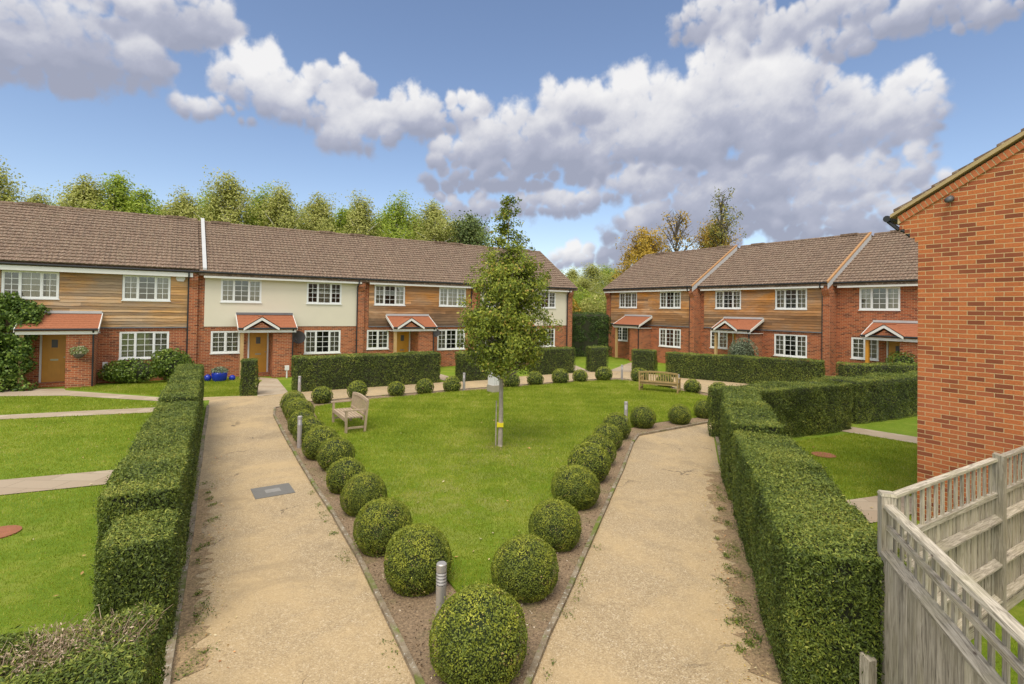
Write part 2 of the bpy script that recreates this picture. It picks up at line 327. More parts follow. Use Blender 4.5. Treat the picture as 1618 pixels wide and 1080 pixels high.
# ------------------------------------------------------------------ mesh building
class MB:
    def __init__(s): s.v = []; s.f = []; s.r = []
    def quad(s, *p):
        i = len(s.v); s.v += [tuple(q) for q in p]; s.f.append(tuple(range(i, i+len(p)))); s.r.append(s.cur if hasattr(s, 'cur') else .5)
    def hexa(s, c):
        """8 corners: bottom 0-3 ccw, top 4-7"""
        if not hasattr(s, 'lock'): s.cur = random.random()
        for a in ((3, 2, 1, 0), (4, 5, 6, 7), (0, 1, 5, 4), (1, 2, 6, 5), (2, 3, 7, 6), (3, 0, 4, 7)):
            s.quad(*[c[k] for k in a])
        return s
    def box(s, x0, x1, y0, y1, z0, z1):
        return s.hexa([(x0, y0, z0), (x1, y0, z0), (x1, y1, z0), (x0, y1, z0), (x0, y0, z1), (x1, y0, z1), (x1, y1, z1), (x0, y1, z1)])
    def beam(s, p0, p1, w, h, up=(0, 0, 1)):
        p0, p1, up = Vector(p0), Vector(p1), Vector(up)
        d = (p1-p0).normalized(); sd = d.cross(up).normalized(); u = sd.cross(d).normalized()
        c = []
        for z in (-h/2, h/2):
            for p, q in ((p0, -1), (p1, -1), (p1, 1), (p0, 1)): c.append(tuple(p + sd*(-q*w/2) + u*z))
        return s.hexa(c)
    def tube(s, pts, rs, n=8, cap=True):
        pts = [Vector(p) for p in pts]; rings = []
        s.cur = random.random(); ref = Vector((0.31, .95, .1))
        for i, p in enumerate(pts):
            d = (pts[min(i+1, len(pts)-1)] - pts[max(i-1, 0)]).normalized()
            a = d.cross(ref).normalized() if abs(d.dot(ref)) < .98 else d.cross(Vector((1, 0, 0))).normalized(); b = d.cross(a)
            base = len(s.v)
            for k in range(n):
                t = 2*math.pi*k/n; s.v.append(tuple(p + (a*math.cos(t)+b*math.sin(t))*rs[i]))
            rings.append(base)
        for i in range(len(rings)-1):
            for k in range(n):
                a, b = rings[i]+k, rings[i]+(k+1) % n; c, d = rings[i+1]+(k+1) % n, rings[i+1]+k
                s.f.append((a, d, c, b)); s.r.append(s.cur)
        if cap:
            s.f.append(tuple(rings[0]+k for k in range(n))); s.r.append(s.cur)
            s.f.append(tuple(rings[-1]+n-1-k for k in range(n))); s.r.append(s.cur)
        return s
    def lathe(s, prof, n=16, c=(0, 0)):
        return s.tube([(c[0], c[1], z) for r, z in prof], [max(r, .0005) for r, z in prof], n)
    def prism(s, poly, y0, y1):
        """polygon in x,z extruded in y"""
        n = len(poly); s.cur = random.random()
        s.quad(*[(x, y0, z) for x, z in poly]); s.quad(*[(x, y1, z) for x, z in reversed(poly)])
        for i in range(n):
            (a, b), (c, d) = poly[i], poly[(i+1) % n]
            s.quad((a, y0, b), (a, y1, b), (c, y1, d), (c, y0, d))
        return s
    def prismx(s, poly, x0, x1):
        n = len(poly); s.cur = random.random()
        s.quad(*[(x0, y, z) for y, z in reversed(poly)]); s.quad(*[(x1, y, z) for y, z in poly])
        for i in range(n):
            (a, b), (c, d) = poly[i], poly[(i+1) % n]
            s.quad((x0, a, b), (x0, c, d), (x1, c, d), (x1, a, b))
        return s
    def build(s, name, m, parent=None, smooth=False, swap=False, **kw):
        me = bpy.data.meshes.new(name); me.from_pydata(s.v, [], s.f)
        V = np.array(s.v); 
        uvl = me.uv_layers.new(name='UVMap')
        uvs = np.zeros((len(me.loops), 2)); k = 0
        for f in s.f:
            P = V[list(f)]; nn = np.cross(P[1]-P[0], P[2]-P[0]) if len(f) > 2 else np.array([0, 0, 1.])
            l = np.linalg.norm(nn); nn = nn/l if l > 0 else np.array([0, 0, 1.])
            if abs(nn[2]) > .985: uv = P[:, :2]
            else:
                t = np.array([-nn[1], nn[0], 0]); t /= np.linalg.norm(t)
                if t[0]+t[1]*.5 < 0: t = -t
                w = np.cross(nn, t); w = w if w[2] > 0 else -w
                uv = np.stack([P@t, P@w], 1)
            uvs[k:k+len(f)] = uv[:, ::-1] if swap else uv; k += len(f)
        uvl.data.foreach_set('uv', uvs.ravel())
        a = me.attributes.new('rnd', 'FLOAT', 'FACE'); a.data.foreach_set('value', s.r)
        me.materials.append(m)
        if smooth: me.polygons.foreach_set('use_smooth', [True]*len(me.polygons))
        o = bpy.data.objects.new(name, me); COL.objects.link(o)
        if parent is not None: o.parent = parent
        return tag(o, **kw)
def tag(o, label=None, cat=None, group=None, kind=None):
    if label: o['label'] = label
    if cat: o['category'] = cat
    if group: o['group'] = group
    if kind: o['kind'] = kind
    return o
def empty(name, loc=(0, 0, 0), rz=0, **kw):
    o = bpy.data.objects.new(name, None); COL.objects.link(o); o.location = loc; o.rotation_euler = (0, 0, rz); o.empty_display_size = .2
    return tag(o, **kw)
def copy_tree(o, parent=None):
    c = o.copy(); COL.objects.link(c)
    if parent is not None: c.parent = parent
    for ch in o.children: copy_tree(ch, c)
    return c

def leaves(name, P, Nn, size, m, parent=None, aspect=.5, tilt=.6, rng=None, rnd=None, shape='leaf', droop=0, sizes=None, **kw):
    """many small leaf faces. P points, Nn outward normals"""
    rng = rng or np.random.default_rng(1)
    n = len(P); Nn = Nn/np.maximum(np.linalg.norm(Nn, axis=1, keepdims=True), 1e-6)
    nr = Nn + rng.normal(0, tilt, (n, 3)); nr /= np.linalg.norm(nr, axis=1, keepdims=True)
    d = rng.normal(0, 1, (n, 3)) + Nn*.5; d[:, 2] -= droop
    d -= (d*nr).sum(1, keepdims=True)*nr; d /= np.maximum(np.linalg.norm(d, axis=1, keepdims=True), 1e-6)
    w = np.cross(nr, d)
    L = (size*rng.uniform(.6, 1.35, n))[:, None] if sizes is None else sizes[:, None]
    W = L*aspect
    a = P - d*L*.5; c = P + d*L*.5
    b = P - d*L*.05 + w*W*.5; e = P - d*L*.05 - w*W*.5
    V = np.stack([a, b, c, e], 1).reshape(-1, 3)
    me = bpy.data.meshes.new(name); me.vertices.add(4*n); me.vertices.foreach_set('co', V.ravel())
    me.loops.add(4*n); me.loops.foreach_set('vertex_index', np.arange(4*n, dtype=np.int32))
    me.polygons.add(n); me.polygons.foreach_set('loop_start', np.arange(0, 4*n, 4, dtype=np.int32))
    me.update(calc_edges=True)
    at = me.attributes.new('rnd', 'FLOAT', 'FACE')
    at.data.foreach_set('value', (rng.uniform(0, 1, n) if rnd is None else rnd).astype(np.float32))
    for mm in (m if isinstance(m, list) else [m]): me.materials.append(mm)
    o = bpy.data.objects.new(name, me); COL.objects.link(o)
    if parent is not None: o.parent = parent
    return tag(o, **kw)
def wob(P, seed=0, f=1.0):
    """cheap smooth noise -1..1"""
    x, y, z = P[:, 0]*f+seed*1.3, P[:, 1]*f+seed*2.1, P[:, 2]*f+seed*.7
    return (np.sin(x*2.1+1.3*np.sin(y*1.7))+np.sin(y*2.7+1.1*np.sin(z*2.3+1))+np.sin(z*3.1+1.7*np.sin(x*1.9+2)))/3

# ------------------------------------------------------------------ camera
F = 832.0
p_, r_ = rad(.9), rad(.93)
cam = bpy.data.cameras.new('camera'); co = bpy.data.objects.new('camera', cam); COL.objects.link(co)
cam.sensor_width = 36; cam.sensor_fit = 'HORIZONTAL'; cam.lens = F/1618*36
cam.shift_y = -(540-475.5)/1618; cam.clip_end = 2000; cam.clip_start = .05
co.matrix_world = Matrix.Translation((0, 0, 3.5)) @ Matrix.Rotation(math.pi/2+p_, 4, 'X') @ Matrix.Rotation(r_, 4, 'Z')
S.camera = co

# ------------------------------------------------------------------ ground
from mathutils.geometry import tessellate_polygon
def sheet(name, poly, z, m, thick=0, **kw):
    b = MB(); b.cur = .5
    tris = tessellate_polygon([[Vector((x, y, 0)) for x, y in poly]])
    for t in tris:
        pts = [poly[i] for i in t]
        ar = (pts[1][0]-pts[0][0])*(pts[2][1]-pts[0][1])-(pts[2][0]-pts[0][0])*(pts[1][1]-pts[0][1])
        if ar < 0: pts.reverse()
        b.quad(*[(x, y, z) for x, y in pts])
    if thick:
        n = len(poly)
        for i in range(n):
            (x0, y0), (x1, y1) = poly[i], poly[(i+1) % n]
            b.quad((x0, y0, z-thick), (x1, y1, z-thick), (x1, y1, z), (x0, y0, z))
    return b.build(name, m, **kw)
def smooth_poly(pts, it=2):
    for _ in range(it):
        q = []
        n = len(pts)
        for i in range(n):
            a, b = pts[i], pts[(i+1) % n]
            q.append((a[0]*.75+b[0]*.25, a[1]*.75+b[1]*.25)); q.append((a[0]*.25+b[0]*.75, a[1]*.25+b[1]*.75))
        pts = q
    return pts
sheet('ground', [(-400, -60), (400, -60), (400, 500), (-400, 500)], 0, M['grass'], kind='structure')
path_outer = [(-1.1, 1.2), (-3.16, 4.95), (-4.76, 7.94), (-6.17, 10.48), (-8.09, 13.97), (-10.3, 18.0), (-11.0, 19.3), (-12.2, 19.0), (-12.6, 19.55), (-10.3, 20.35), (-9.5, 20.4), (-8.85, 21.35),
    (-3.19, 25.0), (1.46, 28.25), (3.64, 29.6), (4.4, 30.1), (5.6, 30.9), (7.0, 30.5), (8.2, 29.2), (8.5, 28.6), (14.3, 24.4), (14.9, 20.2), (10.9, 17.5), (6.2, 14.9), (5.75, 14.9), (4.89, 12.39), (4.08, 9.58), (3.24, 6.91), (2.64, 5.04), (1.3, 1.2)]
sheet('path', path_outer, .006, M['gravel'], kind='structure')
bed_in = [(-.28, 4.0), (-.81, 4.96), (-1.52, 6.32), (-2.1, 7.42), (-2.85, 8.73), (-3.65, 10.05), (-4.85, 12.1), (-6.4, 14.82), (-7.5, 16.8), (-7.98, 17.9), (-7.5, 18.9), (-6.2, 19.9), (-4.5, 21.1), (-2.7, 22.3), (0, 23.95), (1.57, 24.95), (3.6, 26.25), (4.9, 27.05), (5.75, 27.1), (6.5, 26.2), (7.6, 24.0), (8.5, 22.6), (9.1, 21.4), (8.9, 19.8), (7.4, 17.9), (6.2, 16.7), (4.75, 15.65), (3.6, 14.85), (3.27, 14.04), (2.54, 11.77), (1.46, 8.64), (.84, 6.83), (.46, 5.76), (.13, 4.7)]
sheet('bed', bed_in, .03, M['soil'], .03, kind='structure')
lawn_poly = [(-.42, 6.15), (-1.1, 7.35), (-2.26, 9.31), (-3.42, 11.69), (-4.85, 14.19), (-6.3, 17.0), (-6.7, 18.1), (-6.1, 19.1), (-4.52, 20.2), (-2.76, 21.55), (-1.0, 22.6), (1.4, 24.25), (3.48, 25.6), (5.3, 26.35), (5.9, 26.0), (6.82, 24.3), (7.7, 22.66), (8.25, 21.2), (7.9, 19.4), (7.14, 18.13), (5.68, 17.1), (4.46, 16.5), (3.35, 15.5), (2.52, 12.99), (2.03, 11.5), (1.31, 9.46), (.62, 7.52), (.15, 6.3)]
sheet('lawn', smooth_poly(lawn_poly, 1), .055, M['grass'], .03, kind='structure')
def strip(name, pts, w, h, m, closed=False, seg=None, **kw):
    b = MB(); n = len(pts)
    for i in range(n if closed else n-1):
        p0 = Vector((*pts[i], 0)); p1 = Vector((*pts[(i+1) % n], 0)); L = (p1-p0).length
        k = max(1, int(L/(seg or 99))); 
        for j in range(k):
            a = p0.lerp(p1, j/k); c = p0.lerp(p1, (j+1)/k-.006/L)
            jz = random.uniform(-.004, .004); o = random.uniform(-.006, .006)
            b.beam((a.x+o, a.y, h/2+jz), (c.x+o, c.y, h/2+jz), w, h)
    return b.build(name, m, **kw)
strip('kerb', bed_in, .06, .06, M['kerb'], True, .9, kind='structure')
strip('kerb', [(-1.15, 1.3), (-3.16, 4.95), (-4.76, 7.94), (-6.17, 10.48), (-8.09, 13.97), (-10.3, 18.0)], .08, .07, M['kerb'], False, .9, kind='structure')
strip('kerb', [(1.45, 1.4), (2.72, 5.04), (3.32, 6.91), (4.16, 9.58), (4.97, 12.39), (5.75, 14.7)], .08, .06, M['kerb'], False, .9, kind='structure')
# dirt verges between path and hedges
def ragged(name, a, b, w0, w1, z, m, seed, side):
    rr = random.Random(seed); A, B = Vector((*a, 0)), Vector((*b, 0)); d = (B-A).normalized(); nn = Vector((-d.y, d.x, 0))*side
    base = []; edge = []; n = 70
    for i in range(n+1):
        t = i/n; p = A.lerp(B, t); base.append((p.x, p.y)); w = rr.uniform(w0, w1)*(1 if 0 < i < n else .1); q = p+nn*w; edge.append((q.x, q.y))
    return sheet(name, base+edge[::-1], z, m, kind='structure')
ragged('dirt_verge', (2.64, 5.0), (4.7, 11.6), .18, .45, .010, soil_mat('verge dirt', (.34, .23, .125)), 3, 1)
ragged('dirt_verge', (-3.1, 4.9), (-5.9, 10.0), .12, .34, .011, soil_mat('verge dirt light', (.38, .26, .14)), 5, -1)
# slab paths through the gardens
def slabs(poly, z=.012):
    return sheet('garden_path', poly, z, M['slab'], kind='structure')
slabs([(-20.5, 19.1), (-16.6, 19.75), (-12.6, 18.95), (-12.3, 19.5), (-17.6, 20.9), (-18.1, 21.4), (-18.0, 21.3), (-20.9, 20.9)])
slabs([(-18, 14.9), (-15.3, 15.5), (-11.1, 17.1), (-11.5, 17.95), (-13.9, 16.95), (-16, 16.0), (-18.5, 15.4)], .013)
slabs([(-12, 8.2), (-9.15, 9.53), (-7.3, 10.4), (-7.75, 11.3), (-9.93, 10.33), (-12.5, 9.0)], .014)
slabs([(-9.7, 20.25), (-8.85, 21.1), (-11.15, 25.2), (-12.2, 25.6), (-12.3, 25.2)], .013)
slabs([(9.3, 16.6), (10.1, 17.1), (14.6, 12.0), (13.8, 11.4)], .013)
slabs([(5.0, 8.7), (5.3, 9.6), (7.6, 10.4), (8.2, 9.8), (6.1, 8.9)], .014)
slabs([(5.7, 30.8), (6.9, 30.4), (8.9, 35.3), (8.1, 35.9)], .013)
slabs([(3.0, 29.9), (4.6, 30.2), (4.1, 33.5), (3.3, 33.5)], .014)
slabs([(-3.0, 25.2), (-2.3, 25.6), (-4.3, 29.0), (-5.1, 28.6)], .013)

def drain(x, y, r, rz, name='drain_cover', mat='drain', lab='', sides=None):
    b = MB(); b.lathe([(0, .004), (r, .004), (r, .02), (r*.8, .024), (0, .024)], 20); o = b.build(name, M[mat]); o.location = (x, y, 0); return tag(o, lab, 'drain cover')
drain(-7.68, 7.98, .27, 0, lab='reddish round drain cover sunk in the left front lawn')
drain(7.81, 13.15, .27, 0, lab='reddish round drain cover in the right-hand lawn behind the tall hedge')
t = empty('manhole_cover', (-4.45, 9.98, 0), math.atan2(.38, .57), label='grey rectangular manhole cover set in the left gravel path', cat='manhole cover')
MB().box(-.34, .34, -.31, .31, .002, .016).build('cover_frame', M['cover'], t)
b = MB(); b.box(-.13, .13, -.10, .10, .016, .02)
for k in range(4): b.box(-.1+k*.055, -.075+k*.055, -.05, .05, .02, .023)
b.build('cover_plate', M['cover_rim'], t)

# ------------------------------------------------------------------ houses
def holes_wall(b, x0, x1, z0, z1, y, openings, depth=.1):
    """front sheet at y with rectangular openings and reveals"""
    xs = sorted({x0, x1, *[o[0] for o in openings], *[o[1] for o in openings]}); xs = [x for x in xs if x0 <= x <= x1]
    zs = sorted({z0, z1, *[o[2] for o in openings], *[o[3] for o in openings]}); zs = [z for z in zs if z0 <= z <= z1]
    b.cur = .5
    for i in range(len(xs)-1):
        for j in range(len(zs)-1):
            cx, cz = (xs[i]+xs[i+1])/2, (zs[j]+zs[j+1])/2
            if any(o[0] < cx < o[1] and o[2] < cz < o[3] for o in openings): continue
            b.quad((xs[i], y, zs[j]), (xs[i+1], y, zs[j]), (xs[i+1], y, zs[j+1]), (xs[i], y, zs[j+1]))
    for (a, c, d, e) in openings:
        a2, c2, d2, e2 = max(a, x0), min(c, x1), max(d, z0), min(e, z1)
        if a2 >= c2 or d2 >= e2: continue
        if a >= x0: b.quad((a, y, d2), (a, y, e2), (a, y+depth, e2), (a, y+depth, d2))
        if c <= x1: b.quad((c, y, e2), (c, y, d2), (c, y+depth, d2), (c, y+depth, e2))
        if d >= z0: b.quad((a2, y, d), (a2, y+depth, d), (c2, y+depth, d), (c2, y, d))
        if e <= z1: b.quad((a2, y, e), (c2, y, e), (c2, y+depth, e), (a2, y+depth, e))

def window(parent, x0, x1, z0, z1, y, cells, curtains, rows=4, name='window'):
    """cells: relative widths of casements"""
    fr = MB(); f = .055; d0, d1 = y, y+.07
    fr.box(x0, x1, d0, d1, z0, z0+f); fr.box(x0, x1, d0, d1, z1-f, z1)
    fr.box(x0, x0+f, d0, d1, z0+f, z1-f); fr.box(x1-f, x1, d0, d1, z0+f, z1-f)
    tot = sum(cells); x = x0+f; W = x1-x0-2*f-.055*(len(cells)-1)
    for i, c in enumerate(cells):
        w = W*c/tot
        if i: fr.box(x-.055, x, d0-.002, d1, z0+f, z1-f)
        a, e = x, x+w; g = .032 if (i != 1 or len(cells) == 2) else .012
        fr.box(a, e, d0+.008, d1-.01, z0+f, z0+f+g); fr.box(a, e, d0+.008, d1-.01, z1-f-g, z1-f)
        fr.box(a, a+g, d0+.008, d1-.01, z0+f+g, z1-f-g); fr.box(e-g, e, d0+.008, d1-.01, z0+f+g, z1-f-g)
        mx = (a+e)/2; fr.box(mx-.011, mx+.011, d0+.02, d1-.02, z0+f+g, z1-f-g)
        for k in range(1, rows):
            zz = z0+f+g+(z1-z0-2*f-2*g)*k/rows; fr.box(a+g, e-g, d0+.021, d1-.021, zz-.011, zz+.011)
        x = e+.055
    wo = fr.build(name, M['upvc'], parent)
    MB().box(x0-.03, x1+.03, y-.045, y+.02, z0-.045, z0-.002).build('sill', M['upvc'], wo)
    g = MB(); g.cur = .5; g.quad((x0+f, y+.034, z0+f), (x1-f, y+.034, z0+f), (x1-f, y+.034, z1-f), (x0+f, y+.034, z1-f)); g.build('pane', M['glass'], wo)
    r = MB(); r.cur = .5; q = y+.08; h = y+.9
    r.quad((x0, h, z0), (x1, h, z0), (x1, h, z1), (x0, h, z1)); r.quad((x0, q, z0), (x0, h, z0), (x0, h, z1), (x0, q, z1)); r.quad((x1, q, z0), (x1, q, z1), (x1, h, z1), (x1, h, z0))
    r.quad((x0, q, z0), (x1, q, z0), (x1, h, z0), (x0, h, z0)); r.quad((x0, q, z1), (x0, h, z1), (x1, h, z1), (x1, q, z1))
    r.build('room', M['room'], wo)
    if curtains:
        for (ca, cb) in curtains:
            c = MB(); c.cur = .5; n = 14
            a = x0+(x1-x0)*ca; e = x0+(x1-x0)*cb
            for k in range(n):
                u0, u1 = a+(e-a)*k/n, a+(e-a)*(k+1)/n; o0, o1 = .03*math.sin(k*2.1), .03*math.sin((k+1)*2.1)
                c.quad((u0, y+.17+o0, z0+.02), (u1, y+.17+o1, z0+.02), (u1, y+.17+o1, z1-.02), (u0, y+.17+o0, z1-.02))
            c.build('curtain', M['curtain'], wo)
    return wo

def tiles(b, x0, x1, ye, ze, yr, zr, front=True):
    L = math.hypot(yr-ye, zr-ze); rows = max(2, round(L/.29)); cw = .19; cols = int((x1-x0)/cw+.5); sub = 5
    du, dv = (yr-ye)/L, (zr-ze)/L; ny, nz = -dv, du   # outward normal
    if not front: ny, nz = dv if False else -dv, du
    if nz < 0: ny, nz = -ny, -nz
    xs = [x0+(x1-x0)*i/(cols*sub) for i in range(cols*sub+1)]
    prof = [(.022*(0.5+0.5*math.cos(2*math.pi*(i % sub)/sub))) for i in range(cols*sub+1)]
    rr = random.Random(int(x0*31)+int(ye*7))
    for r in range(rows):
        v0, v1 = L*r/rows, L*(r+1)/rows+.02
        base = len(b.v)
        for i, x in enumerate(xs):
            if i % sub == 0: jz = rr.uniform(-.004, .004); 
            for vv, lift in ((v0, .0), (v0, .046), (v1, .008)):
                h = prof[i]+lift+jz if lift else prof[i]*.3
                b.v.append((x, ye+du*vv+ny*h, ze+dv*vv+nz*h))
        for i in range(len(xs)-1):
            a = base+i*3; c = base+(i+1)*3; t = rr.random() if i % sub == 0 else b.r[-1]
            for q in ((a, c, c+1, a+1), (a+1, c+1, c+2, a+2)):
                b.f.append(q if front else q[::-1]); b.r.append(t)

def roof_slab(b, x0, x1, ye, ze, yr, zr, th=.12):
    b.prismx([(ye, ze-.02), (yr, zr-.02), (yr, zr-.02-th), (ye, ze-.02-th)], x0, x1)

def house(name, T, x0, x1, w0, clad, label, cat='house', porch='gablet', left_gable=False, right_gable=False, right_fin=True, dz=0, curt=(None,)*4, hide_c=False, seed=0, right_verge=None, flash=None, timber='pine', nib=.3, step=0, ground=0.0):
    """local frame: x along the front, y away from the viewer, z up"""
    H = empty(name, *T, label=label, cat=cat, group='terraced houses round the green')
    win = {'A': (w0+.75, w0+2.53, 3.64, 4.76), 'B': (w0+4.68, w0+6.46, 3.64, 4.76), 'C': (w0+.38, w0+1.62, 1.17, 2.23), 'D': (w0+4.62, w0+6.46, 1.03, 2.23)}
    door = (w0+2.04, w0+2.84, .16, 2.14)
    split = 2.45; fascia_b = 4.82
    cl0, cl1 = x0+.26 if not left_gable else x0+.42, x1-.34
    # brickwork
    b = MB()
    ops = [win['A'], win['B'], win['C'], win['D'], door]
    if clad == 'brick':
        holes_wall(b, x0, x1, -.3, 4.95, 0, ops)
    else:
        holes_wall(b, x0, x1, -.3, split, 0, ops)
        b.quad((x0, 0, split), (cl0, 0, split), (cl0, 0, 4.95), (x0, 0, 4.95)); b.quad((cl1, 0, split), (x1, 0, split), (x1, 0, 4.95), (cl1, 0, 4.95))
    D = 8.4
    b.cur = .5
    ridge_y, ridge_z = 4.2, 7.93
    for gx, on in ((x0, left_gable), (x1, right_gable)):
        pass
    for gx, sgn in ((x0, -1), (x1, 1)):
        pts = [(gx, 0, -.3), (gx, D, -.3), (gx, D, 5.0), (gx, ridge_y, 7.86+dz*0), (gx, 0, 5.0)]
        b.quad(*(pts if sgn > 0 else pts[::-1]))
    b.quad((x1, D, -.3), (x0, D, -.3), (x0, D, 5.0), (x1, D, 5.0))
    wl = b.build('wall', M['brick'], H)
    # soldier course over the brick openings
    for k in ('C', 'D'):
        s = MB(); a, e, _, z = win[k]; n = int((e-a+.1)/.075)
        for i in range(n):
            s.box(a-.05+i*.075, a-.05+i*.075+.065, -.006, .04, z+.006, z+.2)
        s.build('brick_lintel', M['brick'], H)
    # upper cladding
    if clad in ('pale', 'dark', 'mid'):
        b = MB(); b.lock = 1; rr = random.Random(seed); z = split; m = M['timber_'+clad]; segs = 16
        while z < 4.84:
            h = rr.uniform(.12, .165); zt = min(z+h+.02, 4.88)
            # board split round the windows
            spans = [(cl0, cl1)]
            for k in ('A', 'B'):
                a, e, zb, ze = win[k]
                if z+h > zb-.03 and z < ze:
                    ns = []
                    for (p, q) in spans:
                        if e < p or a > q: ns.append((p, q)); continue
                        if a-.02 > p: ns.append((p, a-.01))
                        if e+.02 < q: ns.append((e+.01, q))
                    spans = ns
            for (p, q) in spans:
                n = max(1, int((q-p)/.35)); cut = rr.randint(0, 20); b.cur = rr.random()
                lo = [(p+(q-p)*i/n, z+rr.uniform(-.017, .017)) for i in range(n+1)]
                for i in range(n):
                    if i == cut: b.cur = rr.random()
                    (xa, za), (xb, zb_) = lo[i], lo[i+1]
                    b.quad((xa, -.055, za), (xb, -.055, zb_), (xb, -.028, zt), (xa, -.028, zt))
                    b.quad((xa, -.02, za), (xb, -.02, zb_), (xb, -.055, zb_), (xa, -.055, za))
            z += h
        b.box(cl0, cl1, -.016, -.004, split-.01, 3.6)
        b.build('timber_cladding', m, H)
        MB().box(cl0, cl1, -.07, -.002, split-.06, split-.005).build('flashing', M['lead_dark'], H)
    elif clad == 'render':
        b = MB(); holes_wall(b, cl0, cl1, split, 4.95, -.03, [win['A'], win['B']], .12); b.cur = .5
        b.quad((cl0, 0, split), (cl0, -.03, split), (cl0, -.03, 4.95), (cl0, 0, 4.95)); b.quad((cl1, -.03, split), (cl1, 0, split), (cl1, 0, 4.95), (cl1, -.03, 4.95))
        b.quad((cl0, -.03, split), (cl0, 0, split), (cl1, 0, split), (cl1, -.03, split))
        b.build('render_panel', M['render'], H)
    # windows
    yy = -.035 if clad not in ('brick',) else -.01
    for i, (k, cells) in enumerate((('A', (.9, 1.1, .9)), ('B', (.9, 1.1, .9)), ('C', (1, 1)), ('D', (.9, 1.1, .9)))):
        a, e, zb, zt = win[k]
        window(H, a, e, zb, zt, yy if k in 'AB' else .0, cells, curt[i])
    # door
    a, e, zb, zt = door
    fr = MB(); fr.box(a-.07, a, -.02, .08, zb, zt+.06); fr.box(e, e+.07, -.02, .08, zb, zt+.06); fr.box(a, e, -.02, .08, zt, zt+.06)
    dr = MB(); dr.box(a, e, .03, .075, zb, zt)
    for k in range(5): dr.box(a+.06+k*.14, a+.06+k*.14+.125, .022, .03, zb+.12, zt-.1)
    do = dr.build('door', M['oak'], H); fr.build('door_frame', M['white_paint'], do)
    MB().box((a+e)/2-.1, (a+e)/2+.1, .012, .022, zt-.55, zt-.22).build('door_pane', M['dark'], do)
    MB().box((a+e)/2-.13, (a+e)/2+.13, .01, .022, zb+.88, zb+.95).build('letter_plate', M['letter'], do)
    MB().tube([(e-.07, .02, zb+1.02), (e-.07, -.03, zb+1.02)], [.02, .028], 10).build('handle', M['letter'], do)
    MB().box(a-.1, e+.1, -.45, .02, -.1, .14).build('doorstep', M['brick'], H)
    # porch: brick store on the right, timber post on the left, lean-to roof
    P = 1.15; px0, px1 = w0+1.42, w0+4.0
    bx0, bx1 = w0+2.96, w0+3.88
    MB().box(bx0, bx1, -P, -.0, -.3, 2.2).build('porch_wall', M['brick'], H)
    MB().box(px0+.12, px0+.26, -P-.02, -P+.12, .0, 2.2).build('porch_post', M[timber], H)
    r = MB(); ze, zw = 2.40, 3.05
    for q in range(9):
        t0, t1 = q/9, (q+1)/9+.012; yA, yB = (-P-.16)*(1-t0), (-P-.16)*(1-t1); zA, zB = ze+(zw-ze)*t0, ze+(zw-ze)*t1
        r.prismx([(yA, zA-.01), (yA, zA+.022), (min(yB, 0), zB+.006), (min(yB, 0), zB-.01)], px0, px1)
    roof_slab(r, px0, px1, -P-.16, ze, 0, zw, .05)
    pr = r.build('porch_roof', M['porchtile'], H)
    MB().box(px0+.02, px1-.02, -P-.13, -P-.1, 2.2, 2.36).build('porch_fascia', M['fascia'], pr)
    MB().tube([(px0, -P-.2, 2.4), (px1, -P-.2, 2.4)], [.045, .045], 8).build('porch_gutter', M['black'], pr)
    MB().box(px0, px1, -.14, -.06 if clad != 'render' else -.035, zw-.02, zw+.09).build('porch_flashing', M['lead'] if seed % 2 else M['lead_dark'], pr)
    MB().box(px0+.05, px1-.05, -P-.1, 0, 2.2, 2.23).build('porch_soffit', M['fascia'], pr)
    for sx in (px0-.02, px1): MB().prismx([(-P-.18, ze-.1), (-P-.18, ze+.03), (0, zw+.05), (0, zw-.1)], sx, sx+.03).build('barge_board', M['fascia'], pr)
    if porch == 'gablet':
        gx = w0+2.42; hw = .78; g = MB()
        for sg in (-1, 1):
            pts = [(gx, 2.93), (gx+sg*hw, 2.42), (gx+sg*hw, 2.30), (gx+sg*.0, 2.79)]
            if sg < 0: pts = pts[::-1]
            g.prism(pts, -P-.26, -P-.2)
        gb = g.build('gablet_board', M['fascia'], pr)
        MB().prism([(gx-.42, 2.4), (gx+.42, 2.4), (gx, 2.70)], -P-.19, -P-.17).build('gablet_infill', M['brick'], pr)
        q = MB()
        for sg in (-1, 1):
            y_back = -.12
            A = (gx, -P-.27, 2.97); B_ = (gx+sg*(hw+.06), -P-.27, 2.43); C_ = (gx, y_back, 2.97); Dd = (gx+sg*(hw+.06), -P-.05, 2.46)
            q.cur = .5
            q.quad(*([A, B_, Dd, C_] if sg < 0 else [B_, A, C_, Dd]))
        q.tube([(gx, -P-.28, 2.97), (gx, -.25, 2.97)], [.05, .05], 8)
        q.build('gablet_roof', M['porchtile'], pr)
    MB().tube([(px1-.16, -P-.2, 2.38), (px1-.16, -P-.06, 2.2), (px1-.16, -P-.06, .05)], [.034]*3, 8).build('porch_downpipe', M['black'], H)
    # roof
    r = MB(); rx0, rx1 = x0-(.12 if left_gable else 0), x1+(.12 if right_gable else 0)
    tiles(r, rx0, rx1, -.40, 5.03+dz, ridge_y, ridge_z+dz); roof_slab(r, rx0, rx1, -.36, 5.0+dz, ridge_y, ridge_z+dz)
    tiles(r, rx0, rx1, D+.36, 5.0+dz, ridge_y, ridge_z+dz, False); roof_slab(r, rx0, rx1, D+.36, 5.0+dz, ridge_y, ridge_z+dz)
    ro = r.build('roof', M['tile1'], H)
    rg = MB(); n = int((rx1-rx0)/.42)
    for i in range(n):
        xa = rx0+(rx1-rx0)*i/n; rg.tube([(xa, ridge_y, ridge_z+dz), (xa+(rx1-rx0)/n-.012, ridge_y, ridge_z+dz+.004)], [.11, .115], 10)
    rg.build('ridge_tiles', M['tile1'], ro)
